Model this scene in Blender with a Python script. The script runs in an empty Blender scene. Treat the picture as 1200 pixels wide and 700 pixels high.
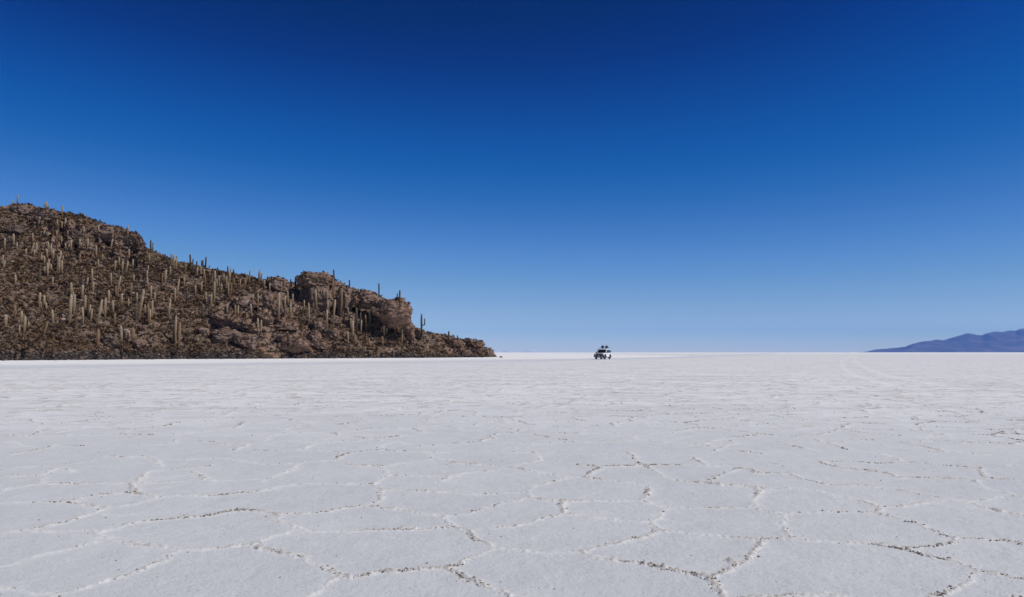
import bpy, bmesh, math, random
import numpy as np
from mathutils import Vector, Matrix
from mathutils.bvhtree import BVHTree
from mathutils.geometry import delaunay_2d_cdt

random.seed(7)
RNG = np.random.default_rng(11)
scene = bpy.context.scene
COL = scene.collection

# ------------------------------------------------------------------ camera
F = 1200 * 28.0 / 36.0            # focal length in photo pixels
EYE = 1.28
PITCH = math.atan((413.0 - 350.0) / F)
CP, SP = math.cos(PITCH), math.sin(PITCH)


def ray(px, py):
    """world direction (per unit of camera depth) through a photo pixel"""
    u = (px - 600.0) / F
    v = (350.0 - py) / F
    return Vector((u, CP - v * SP, v * CP + SP))


def on_ground(px, py, z=0.0):
    d = ray(px, py)
    k = (z - EYE) / d.z
    return Vector((d.x * k, d.y * k, z))


def project(P):
    """photo pixel of world points, numpy (n,3)"""
    P = np.asarray(P, float)
    zr = P[..., 2] - EYE
    dep = P[..., 1] * CP + zr * SP
    return 600 + F * P[..., 0] / dep, 350 - F * (zr * CP - P[..., 1] * SP) / dep, dep


cam_data = bpy.data.cameras.new("camera")
cam_data.sensor_width = 36.0
cam_data.lens = 28.0
cam_data.clip_start = 0.1
cam_data.clip_end = 150000.0
cam = bpy.data.objects.new("camera", cam_data)
cam.location = (0, 0, EYE)
cam.rotation_euler = (math.radians(90) + PITCH, 0, 0)
COL.objects.link(cam)
scene.camera = cam


# ------------------------------------------------------------------ noise
def _hash(ix, iy, iz, seed):
    h = (ix.astype(np.int64) * 374761393 + iy.astype(np.int64) * 668265263
         + iz.astype(np.int64) * 2147483647 + seed * 974634341) & 0xFFFFFFFF
    h = ((h ^ (h >> 13)) * 1274126177) & 0xFFFFFFFF
    h = ((h ^ (h >> 16)) * 2246822519) & 0xFFFFFFFF
    return ((h ^ (h >> 15)) & 0xFFFFFF) / float(0xFFFFFF)


def vnoise(P, seed=0):
    P = np.asarray(P, float)
    i = np.floor(P)
    f = P - i
    f = f * f * f * (f * (f * 6 - 15) + 10)
    ix, iy, iz = i[..., 0], i[..., 1], i[..., 2]
    r = 0
    for dx in (0, 1):
        wx = f[..., 0] if dx else 1 - f[..., 0]
        for dy in (0, 1):
            wy = f[..., 1] if dy else 1 - f[..., 1]
            for dz in (0, 1):
                wz = f[..., 2] if dz else 1 - f[..., 2]
                r = r + wx * wy * wz * _hash(ix + dx, iy + dy, iz + dz, seed)
    return r * 2 - 1


def vnoise2(x, y, seed=0):
    ix, iy = np.floor(x), np.floor(y)
    fx, fy = x - ix, y - iy
    fx = fx * fx * (3 - 2 * fx)
    fy = fy * fy * (3 - 2 * fy)
    z = np.zeros_like(ix)
    a = _hash(ix, iy, z, seed); b = _hash(ix + 1, iy, z, seed)
    c = _hash(ix, iy + 1, z, seed); d = _hash(ix + 1, iy + 1, z, seed)
    return ((a * (1 - fx) + b * fx) * (1 - fy) + (c * (1 - fx) + d * fx) * fy) * 2 - 1


def fbm(P, octs=4, seed=0, ridged=False):
    P = np.asarray(P, float)
    a, s, r, t = 1.0, 1.0, 0, 0
    for k in range(octs):
        n = vnoise(P * s + 17.3 * k, seed + k)
        if ridged:
            n = 1 - 2 * np.abs(n)
        r = r + a * n
        t += a
        a *= 0.5
        s *= 2.03
    return r / t


def smooth(a, b, x):
    t = np.clip((x - a) / (b - a), 0, 1)
    return t * t * (3 - 2 * t)


# ------------------------------------------------------------------ mesh helpers
def mesh_np(name, V, Fc, mat, attrs=None, shade=True):
    """V (n,3), Fc (m,k) with k = 3 or 4"""
    me = bpy.data.meshes.new(name)
    V = np.ascontiguousarray(V, np.float32)
    Fc = np.ascontiguousarray(Fc, np.int32)
    m, k = Fc.shape
    me.vertices.add(len(V))
    me.vertices.foreach_set("co", V.ravel())
    me.loops.add(m * k)
    me.loops.foreach_set("vertex_index", Fc.ravel())
    me.polygons.add(m)
    me.polygons.foreach_set("loop_start", np.arange(0, m * k, k, dtype=np.int32))
    me.polygons.foreach_set("loop_total", np.full(m, k, np.int32))
    if attrs:
        for an, av in attrs.items():
            at = me.attributes.new(an, 'FLOAT', 'POINT')
            at.data.foreach_set("value", np.ascontiguousarray(av, np.float32).ravel())
    me.update(calc_edges=True)
    if shade:
        me.polygons.foreach_set("use_smooth", np.ones(m, bool))
    me.materials.append(mat)
    return me


def link(name, me, parent=None):
    o = bpy.data.objects.new(name, me)
    COL.objects.link(o)
    if parent is not None:
        o.parent = parent
    return o


def tag(o, label=None, cat=None, group=None, kind=None):
    if label: o['label'] = label
    if cat: o['category'] = cat
    if group: o['group'] = group
    if kind: o['kind'] = kind
    return o


def grid_faces(nr, nc):
    r, c = np.meshgrid(np.arange(nr - 1), np.arange(nc - 1), indexing='ij')
    a = (r * nc + c).ravel()
    return np.stack([a, a + 1, a + nc + 1, a + nc], 1)


# ------------------------------------------------------------------ node helpers
class NT:
    def __init__(self, name):
        self.m = bpy.data.materials.new(name)
        self.m.use_nodes = True
        self.t = self.m.node_tree
        self.t.nodes.clear()
        self.out = self.n('ShaderNodeOutputMaterial')

    def n(self, typ, **kw):
        nd = self.t.nodes.new(typ)
        for k, v in kw.items():
            setattr(nd, k, v)
        return nd

    def l(self, a, b):
        self.t.links.new(a, b)

    def sock(self, nd, key, v):
        s = nd.inputs[key]
        if hasattr(v, 'is_output') or isinstance(v, bpy.types.NodeSocket):
            self.l(v, s)
        else:
            s.default_value = v

    def coord(self, kind='Object'):
        return self.n('ShaderNodeTexCoord').outputs[kind]

    def noise(self, vec, scale, detail=4, rough=.55, out='Fac', dist=0.0):
        nd = self.n('ShaderNodeTexNoise')
        self.l(vec, nd.inputs['Vector'])
        nd.inputs['Scale'].default_value = scale
        nd.inputs['Detail'].default_value = detail
        nd.inputs['Roughness'].default_value = rough
        nd.inputs['Distortion'].default_value = dist
        return nd.outputs[out]

    def ramp(self, fac, a, b, ca=(0, 0, 0, 1), cb=(1, 1, 1, 1)):
        nd = self.n('ShaderNodeValToRGB')
        e = nd.color_ramp.elements
        e[0].position, e[0].color = a, ca
        e[1].position, e[1].color = b, cb
        self.l(fac, nd.inputs['Fac'])
        return nd.outputs['Color']

    def ramps(self, fac, stops):
        nd = self.n('ShaderNodeValToRGB')
        e = nd.color_ramp.elements
        while len(e) < len(stops):
            e.new(0.5)
        for i, (p, c) in enumerate(stops):
            e[i].position = p
            e[i].color = (*c, 1)
        self.l(fac, nd.inputs['Fac'])
        return nd.outputs['Color']

    def mix(self, fac, a, b, blend='MIX'):
        nd = self.n('ShaderNodeMix', data_type='RGBA', blend_type=blend)
        for s, v in ((nd.inputs[0], fac), (nd.inputs[6], a), (nd.inputs[7], b)):
            if isinstance(v, bpy.types.NodeSocket):
                self.l(v, s)
            elif isinstance(v, (int, float)):
                s.default_value = v
            else:
                s.default_value = (*v, 1) if len(v) == 3 else v
        return nd.outputs[2]

    def math(self, op, a, b=0.0, clamp=False):
        nd = self.n('ShaderNodeMath', operation=op, use_clamp=clamp)
        for s, v in ((nd.inputs[0], a), (nd.inputs[1], b)):
            if isinstance(v, bpy.types.NodeSocket):
                self.l(v, s)
            else:
                s.default_value = v
        return nd.outputs[0]

    def attr(self, name):
        return self.n('ShaderNodeAttribute', attribute_name=name).outputs['Fac']

    def bump(self, h, strength, dist, normal=None):
        nd = self.n('ShaderNodeBump')
        self.l(h, nd.inputs['Height'])
        nd.inputs['Strength'].default_value = strength
        nd.inputs['Distance'].default_value = dist
        if normal is not None:
            self.l(normal, nd.inputs['Normal'])
        return nd.outputs['Normal']

    def bsdf(self, color, rough=.9, normal=None, **kw):
        b = self.n('ShaderNodeBsdfPrincipled')
        if isinstance(color, bpy.types.NodeSocket):
            self.l(color, b.inputs['Base Color'])
        else:
            b.inputs['Base Color'].default_value = (*color, 1)
        if isinstance(rough, bpy.types.NodeSocket):
            self.l(rough, b.inputs['Roughness'])
        else:
            b.inputs['Roughness'].default_value = rough
        if normal is not None:
            self.l(normal, b.inputs['Normal'])
        for k, v in kw.items():
            b.inputs[k.replace('_', ' ')].default_value = v
        self.l(b.outputs[0], self.out.inputs['Surface'])
        return self.m
# ------------------------------------------------------------------ materials of the place
def mat_salt():
    N = NT('salt_crust')
    co = N.coord()
    ridge, far, bright, dirtp = N.attr('ridge'), N.attr('far'), N.attr('bright'), N.attr('dirt')
    big = N.noise(co, .45, 5, .6)
    base = N.ramps(big, [(.3, (.575, .598, .61)), (.7, (.645, .664, .67))])
    grain = N.noise(co, 55, 6, .75)
    base = N.mix(N.ramp(grain, .34, .46, (1, 1, 1, 1), (0, 0, 0, 1)), base, (.56, .56, .575))
    # small grey pits and grains in the plates, plus crevice shade painted as specks
    pits = N.ramp(N.noise(co, 130, 3, .6), .66, .72)
    base = N.mix(N.math('MULTIPLY', pits, .45), base, (.36, .33, .30))
    spk = N.math('MULTIPLY', N.ramp(N.noise(co, 75, 3, .6), .57, .64), N.ramp(N.noise(co, 4, 4, .6), .38, .55))
    base = N.mix(N.math('MULTIPLY', spk, .6), base, (.34, .32, .30))
    base = N.mix(N.math('MULTIPLY', far, .7), base, (.75, .766, .765))  # paler with distance: grazing brightness and lens falloff painted into the crust
    # faint far polygons (the near ones are modelled)
    wob = N.n('ShaderNodeMix', data_type='VECTOR')
    wob.inputs[0].default_value = .12
    N.l(co, wob.inputs[4])
    N.l(N.noise(co, 1.6, 3, .6, 'Color'), wob.inputs[5])
    vo = N.n('ShaderNodeTexVoronoi', feature='DISTANCE_TO_EDGE')
    N.l(wob.outputs[1], vo.inputs['Vector'])
    vo.inputs['Scale'].default_value = .75
    edge = N.ramp(vo.outputs['Distance'], .0, .07, (1, 1, 1, 1), (0, 0, 0, 1))
    edge_far = N.math('MULTIPLY', edge, far)
    ed = N.math('MAXIMUM', edge_far, ridge)
    base = N.mix(N.math('MULTIPLY', ed, .6), base, (.84, .835, .82))
    strk = N.n('ShaderNodeMapping')
    strk.inputs['Scale'].default_value = (.16, .42, 1)
    strk.inputs['Rotation'].default_value = (0, 0, .12)
    N.l(co, strk.inputs[0])
    s1 = N.noise(strk.outputs[0], 1.1, 9, .78)
    base = N.mix(N.math('MULTIPLY', N.ramp(s1, .49, .57), N.math('MULTIPLY', far, .8)), base, (.80, .80, .795))
    base = N.mix(N.math('MULTIPLY', N.ramp(s1, .40, .48, (1, 1, 1, 1), (0, 0, 0, 1)), N.math('MULTIPLY', far, .6)), base, (.57, .56, .55))
    fle = N.ramp(N.noise(co, 2.2, 5, .7), .48, .57)
    fle = N.math('MULTIPLY', fle, N.math('MULTIPLY', N.ramp(vo.outputs['Distance'], .0, .16, (1, 1, 1, 1), (0, 0, 0, 1)), far))
    base = N.mix(N.math('MULTIPLY', fle, .75), base, (.40, .365, .33))
    # brown dust caught along the ridges
    dust = N.math('MULTIPLY', dirtp, N.ramp(N.noise(co, 30, 5, .7), .36, .5))
    base = N.mix(N.math('MULTIPLY', dust, .7), base, (.36, .31, .255))
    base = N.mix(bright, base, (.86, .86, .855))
    h = N.math('ADD', N.math('MULTIPLY', grain, .6), N.math('MULTIPLY', N.noise(co, 190, 3, .7), .35))
    nm = N.bump(h, .9, .008)
    hb = N.math('ADD', N.noise(co, 1.1, 6, .65), N.math('MULTIPLY', edge_far, .5))
    hb = N.math('ADD', hb, N.math('MULTIPLY', s1, N.math('MULTIPLY', far, 1.2)))
    nm = N.bump(hb, .5, .07, nm)
    return N.bsdf(base, .85, nm, Specular_IOR_Level=.25)


def mat_track():
    N = NT('packed_salt')
    co = N.coord()
    c = N.ramps(N.noise(co, .5, 5, .6), [(.3, (.60, .62, .655)), (.7, (.67, .685, .71))])
    nm = N.bump(N.noise(co, 9, 5, .6), .3, .01)
    return N.bsdf(c, .7, nm, Specular_IOR_Level=.3)


def mat_crumb():
    N = NT('salt_crumb')
    a = N.attr('tone')
    c = N.ramps(a, [(0, (.16, .13, .11)), (.45, (.34, .285, .23)), (.7, (.58, .54, .49)), (1, (.82, .81, .8))])
    return N.bsdf(c, .9, N.bump(N.noise(N.coord(), 160, 4), .4, .004))


def mat_hill():
    N = NT('stony_soil')
    co = N.coord()
    rock = N.attr('rock')
    geo = N.n('ShaderNodeNewGeometry')
    sep = N.n('ShaderNodeSeparateXYZ')
    N.l(geo.outputs['True Normal'], sep.inputs[0])
    steep = N.ramp(sep.outputs['Z'], .45, .72, (1, 1, 1, 1), (0, 0, 0, 1))
    soil = N.ramps(N.noise(co, .9, 6, .7), [(.32, (.075, .049, .035)), (.5, (.135, .09, .062)), (.66, (.20, .135, .094))])
    soil = N.mix(N.ramp(N.noise(co, .13, 4, .6), .45, .6), soil, (.10, .076, .046))
    soil = N.mix(N.ramp(N.noise(co, 3.2, 4, .7), .58, .66), soil, (.20, .155, .12))
    rk = N.ramps(N.noise(co, .8, 8, .72), [(.3, (.09, .062, .047)), (.48, (.235, .157, .118)), (.62, (.34, .237, .182)), (.76, (.45, .335, .27))])
    m = N.math('MAXIMUM', N.math('MULTIPLY', steep, .8), N.math('MULTIPLY', rock, N.ramp(N.noise(co, .5, 5, .7), .36, .5)))
    c = N.mix(m, soil, rk)
    h = N.math('ADD', N.noise(co, 1.6, 8, .75), N.math('MULTIPLY', N.noise(co, 6, 5, .7), .4))
    return N.bsdf(c, .95, N.bump(h, .9, .35), Specular_IOR_Level=.1)


def mat_rock(name, tint=(1, 1, 1), seed=0.0):
    N = NT(name)
    tc = N.coord()
    geo = N.n('ShaderNodeNewGeometry')
    co = geo.outputs['Position']
    T = lambda c: tuple(a * b for a, b in zip(c, tint))
    mp = N.n('ShaderNodeMapping')
    mp.inputs['Scale'].default_value = (.6, .6, 2.2)
    mp.inputs['Rotation'].default_value = (.15, .2, seed)
    N.l(co, mp.inputs[0])
    big = N.noise(mp.outputs[0], .9, 9, .72, dist=.5)
    c = N.ramps(big, [(.28, T((.08, .055, .042))), (.44, T((.20, .135, .102))), (.58, T((.30, .21, .162))), (.74, T((.43, .325, .262)))])
    c = N.mix(N.ramp(N.noise(co, 2.6, 6, .75), .6, .68), c, T((.09, .075, .062)))
    c = N.mix(N.ramp(N.noise(co, 1.1, 3, .5), .66, .7), c, T((.44, .38, .33)))
    h = N.math('ADD', big, N.math('MULTIPLY', N.noise(co, 4, 6, .75), .5))
    return N.bsdf(c, .95, N.bump(h, 1.0, .5), Specular_IOR_Level=.1)


def mat_scrub():
    N = NT('dry_scrub')
    a = N.attr('tone')
    c = N.ramps(a, [(0, (.072, .045, .032)), (.22, (.10, .063, .042)), (.45, (.13, .084, .05)), (.66, (.16, .102, .062)), (.85, (.20, .134, .083)), (1, (.28, .195, .13))])
    return N.bsdf(c, .95, Specular_IOR_Level=.05)


def mat_stone():
    N = NT('loose_stone')
    a = N.attr('tone')
    c = N.ramps(a, [(0, (.018, .016, .016)), (.4, (.06, .05, .045)), (.7, (.18, .13, .105)), (.93, (.28, .215, .175)), (1, (.55, .5, .45))])
    return N.bsdf(c, .95, Specular_IOR_Level=.1)


def mat_cactus(name, top, mid, low):
    N = NT(name)
    g = N.n('ShaderNodeSeparateXYZ')
    N.l(N.coord('Generated'), g.inputs[0])
    oi = N.n('ShaderNodeObjectInfo')
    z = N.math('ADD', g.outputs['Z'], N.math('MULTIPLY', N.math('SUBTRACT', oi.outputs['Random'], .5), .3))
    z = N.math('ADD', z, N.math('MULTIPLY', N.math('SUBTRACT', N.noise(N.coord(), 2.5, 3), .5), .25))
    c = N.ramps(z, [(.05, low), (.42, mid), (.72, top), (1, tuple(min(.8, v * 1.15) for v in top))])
    c = N.mix(N.math('MULTIPLY', oi.outputs['Random'], .35), c, tuple(v * .55 for v in mid))
    c = N.mix(N.ramp(N.noise(N.coord(), 14, 3), .45, .62), c, tuple(v * .6 for v in mid))
    return N.bsdf(c, .9, N.bump(N.noise(N.coord(), 30, 3), .6, .03), Specular_IOR_Level=.05, Sheen_Weight=.12, Sheen_Roughness=.4)


def plain(name, c, rough=.5, **kw):
    N = NT(name)
    col = N.mix(N.math('MULTIPLY', N.noise(N.coord(), 5, 5), .35), c, tuple(v * .75 for v in c))
    return N.bsdf(col, rough, **kw)


SALT, TRACK, CRUMB, HILL = mat_salt(), mat_track(), mat_crumb(), mat_hill()
ROCK = [mat_rock('brown_rock'), mat_rock('pinkish_rock', (1.02, .96, .92), 1.0), mat_rock('grey_rock', (.62, .66, .68), 2.0),
        mat_rock('tan_rock', (1.25, 1.18, 1.0), 3.0), mat_rock('pale_rock', (1.6, 1.65, 1.65), 4.0)]
SCRUB, STONE = mat_scrub(), mat_stone()
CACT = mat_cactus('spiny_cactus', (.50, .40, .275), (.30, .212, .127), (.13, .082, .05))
CACTD = mat_cactus('silhouette_cactus', (.15, .13, .10), (.085, .072, .05), (.05, .037, .027))  # darker stems: the backlit silhouette look is put into the colour
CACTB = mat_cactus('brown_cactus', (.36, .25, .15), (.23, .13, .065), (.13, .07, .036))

# ------------------------------------------------------------------ salt flat
# ridge lines of the crust as they run on the ground (photo pixels -> ground points)
LINES = """0 590 35 589 70 588 82 589 95 592 115 594 125 594|82 589 95 583 105 581 120 580 150 578 165 580 183 583
125 594 148 593 165 590 183 584 200 582 222 581 243 582 260 580 300 576 325 571 345 568 380 567 410 568 435 568
0 624 10 623 32 621 55 617 78 612 95 606 112 601 120 596 125 594|32 621 60 624 85 623 100 622 110 625 117 630
115 626 125 622 145 616 165 611 190 609 215 607 240 605 262 601 275 598 300 599 322 602|-20 667 0 664 12 662 40 653 60 649 85 643 105 637 120 634 130 632
117 630 130 632 142 634 158 638 175 641 200 643 212 645 235 645 255 643 270 641 285 639 300 637 318 630 335 626 347 621
212 646 195 655 180 663 165 669 145 676 125 682 110 686 95 691 77 695 60 700 40 708|-20 689 0 690 10 691 25 694 40 696 60 696 77 695
120 603 135 604 155 604|322 602 355 602 385 600 405 595 420 593 437 590 445 584 443 579 450 574 470 575 500 576 525 577 545 579 580 579 600 578
437 593 450 596 475 599 490 602 508 604 525 605 540 604 555 600 575 594 590 590 605 587 621 583|315 610 325 612 338 616 347 620|322 602 325 611
347 621 355 623 372 624 400 623 430 622 460 621 482 621 505 620 525 619|525 605 525 612 530 617 545 622 553 629 565 636 580 643 590 644 600 645
580 619 590 618 600 617 615 615 632 610 648 605 662 602|300 643 320 647 340 651 358 655 365 661 380 667 393 671 396 674
396 674 410 677 430 674 445 670 470 669 490 667 508 666 522 666 533 670 545 677 560 683 570 688 585 693 600 700 615 707|396 675 385 684 375 691 360 700 345 708
522 665 540 662 550 654 565 648 578 645|600 578 617 577 621 583 640 587 665 588 690 588 720 588 750 588|658 587 658 597 662 602
662 602 685 606 710 609 730 612 745 613 762 613 768 620 760 628 745 632 735 635 715 639 700 641 690 646|762 613 772 606 780 598 784 595
760 571 758 578 752 586 758 590 770 593 784 595 805 596 830 596 860 596 880 596 893 598 905 600|888 572 886 582 884 590 882 596
766 619 778 623 800 625 820 627 840 629 865 631 885 634 893 634 888 645 880 655 865 662 850 669 838 675
600 645 620 647 640 648 660 647 680 647 690 651 705 656 725 658 750 660 770 664 790 669 810 673 828 677 838 684 842 695 846 700 850 710|849 658 863 662
888 572 900 573 925 573 955 575 962 577 985 583 1010 588 1025 592 1030 595 1045 594 1065 592 1085 589 1110 586
1015 569 1035 573 1055 575 1080 580 1095 583 1110 586 1130 589 1150 595 1175 601 1200 605 1225 610|1130 589 1150 587 1165 583 1178 581
1140 563 1150 569 1163 576 1175 578 1190 582 1200 583 1225 584|905 600 916 601 940 601 965 599 990 600 1015 601 1022 600 1030 602 1045 606 1065 611 1085 618 1100 624 1112 629 1120 630
1025 602 1030 595|916 601 918 612 922 622 926 631|893 632 910 631 926 632 945 634 970 635 993 636 1020 637 1045 641 1060 644 1075 648 1090 652 1110 656 1130 662 1148 669
1120 630 1112 637 1098 640 1078 641 1060 643|1120 630 1140 631 1165 634 1185 634 1200 638 1225 643|1148 669 1170 672 1190 677 1200 679 1225 682
1148 669 1140 675 1132 681 1120 688 1105 695 1090 700 1075 706|850 704 870 702 900 700 930 699 965 698 990 702
0 511 30 510 60 508 85 504 100 500|15 533 35 529 55 525 65 521|0 559 20 558 40 557 47 558 60 552 72 548 85 553|0 575 15 572 35 569 50 566 53 560
52 567 80 567 115 567 145 567 175 567 190 566 205 566|120 535 135 536 155 536 170 535 182 540 187 546|182 539 205 538 235 538 262 537 285 541
160 565 165 558 180 552 205 550 235 548 248 546|225 553 235 557 238 562 250 564 275 563 305 562|22 547 40 547 60 546 85 543 105 541|155 567 158 580
230 517 255 518 265 522|300 528 320 528 345 528 370 528 395 530 410 531 425 529 445 527 465 529 490 530 520 531|285 541 300 544 320 545 345 543 375 541 390 540 400 534 410 531
498 530 506 536 500 540 480 542 455 545 430 546 400 544|508 537 525 541 555 545 580 546 600 548 620 552 645 556 665 560 680 559 700 562 720 565 745 567 755 569 760 571
445 546 455 557 448 561 440 566 436 569 445 573 450 575|455 557 480 558 505 559 525 559 545 555 575 552|515 565 525 559|305 565 320 558 340 552 350 544
440 526 448 521 470 519|350 527 370 520 395 518 420 517|665 560 650 564 630 568 622 574 620 577|685 559 695 552 703 549 690 546 675 545
705 547 730 546 760 545 790 545 815 546 840 547|735 530 745 538 752 544 760 549 770 554 780 559 793 563 810 565 825 566 845 569 870 570 888 572
830 564 840 558 855 553 865 549 880 551 890 555|813 537 820 542 830 546|853 516 862 519 848 524 835 529|868 529 880 531 895 532
600 547 615 543 632 540 632 535 625 530 600 530|890 541 900 542 915 546 930 549|890 555 925 555 935 560 950 564 965 568 985 569 1015 569|955 540 970 545 980 548
970 541 995 541 1015 542 1025 543 1050 543 1075 542|980 548 1000 550 1020 552 1040 555 1055 560 1075 560 1100 561 1120 562 1140 563
1055 519 1070 521 1090 525 1100 529 1115 530 1135 532 1155 533|1075 542 1110 546 1125 547 1148 549 1150 555 1155 560 1175 562 1200 564 1220 565
920 521 940 526 955 528|970 520 985 524 992 527|1030 532 1045 536 1052 540|920 517 945 519 990 519|1185 503 1195 510"""


def ridge_segments():
    """list of (x0,y0,x1,y1,strength) on the ground: traced lines near the camera, a cell pattern further out"""
    segs = []
    for ln in LINES.replace('\n', '|').split('|'):
        v = [float(a) for a in ln.split()]
        pts = [on_ground(v[i], v[i + 1]) for i in range(0, len(v), 2)]
        # does it run away to the left ('\\' in plan, shaded side towards us) : those are the taller, broken ones
        for a, b in zip(pts, pts[1:]):
            L = (b - a).length
            n = max(1, int(L / .09))
            pv = None
            for k in range(n + 1):
                p = a.lerp(b, k / n)
                if 0 < k < n:
                    p = p + Vector((random.gauss(0, .012), random.gauss(0, .012), 0))
                if pv is not None:
                    dx, dy = b.x - a.x, b.y - a.y
                    slash = dx * dy / (L * L + 1e-9)
                    segs.append((pv.x, pv.y, p.x, p.y, 1.0 - .5 * slash))
                pv = p
    # cells beyond and beside the traced ground
    R1 = 46.0
    pts = []
    step = 1.32
    k = int(R1 / step) + 2
    for i in range(-k, k + 1):
        for j in range(-1, k + 1):
            x = (i + .5 * (j & 1)) * step + random.uniform(-.48, .48)
            y = j * step * .9 + random.uniform(-.45, .45)
            if math.hypot(x, y) < R1 and abs(x) < 1.25 * y + 4:
                pts.append(Vector((x, y)))
    _v, _e, tris, _a, _b, _c = delaunay_2d_cdt(pts, [], [], 0, 1e-6)
    cc, em = [], {}
    for ti, t in enumerate(tris):
        A, B, C = (_v[i] for i in t)
        d = 2 * (A.x * (B.y - C.y) + B.x * (C.y - A.y) + C.x * (A.y - B.y))
        if abs(d) < 1e-9:
            cc.append(None)
            continue
        ux = (A.length_squared * (B.y - C.y) + B.length_squared * (C.y - A.y) + C.length_squared * (A.y - B.y)) / d
        uy = (A.length_squared * (C.x - B.x) + B.length_squared * (A.x - C.x) + C.length_squared * (B.x - A.x)) / d
        cc.append((ux, uy))
        for a, b in ((0, 1), (1, 2), (2, 0)):
            em.setdefault(tuple(sorted((t[a], t[b]))), []).append(ti)
    for tt in em.values():
        if len(tt) < 2 or cc[tt[0]] is None or cc[tt[1]] is None:
            continue
        (x0, y0), (x1, y1) = cc[tt[0]], cc[tt[1]]
        L = math.hypot(x1 - x0, y1 - y0)
        if L > 3 or L < .02:
            continue
        mx, my = (x0 + x1) / 2, (y0 + y1) / 2
        if my > 1:
            px, py, _ = project((mx, my, 0))
            if -25 < px < 1225 and 524 < py < 715:
                continue
        if random.random() < .12:
            continue
        n = max(1, int(L / .16))
        pv = None
        st = random.uniform(.35, 1.15) * (1.0 - .4 * (x1 - x0) * (y1 - y0) / (L * L))
        for q in range(n + 1):
            t = q / n
            j = .04 * (4 * t * (1 - t))
            p = (x0 + (x1 - x0) * t + random.gauss(0, j), y0 + (y1 - y0) * t + random.gauss(0, j))
            if pv:
                segs.append((pv[0], pv[1], p[0], p[1], st))
            pv = p
    return segs


SEGS = ridge_segments()


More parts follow.
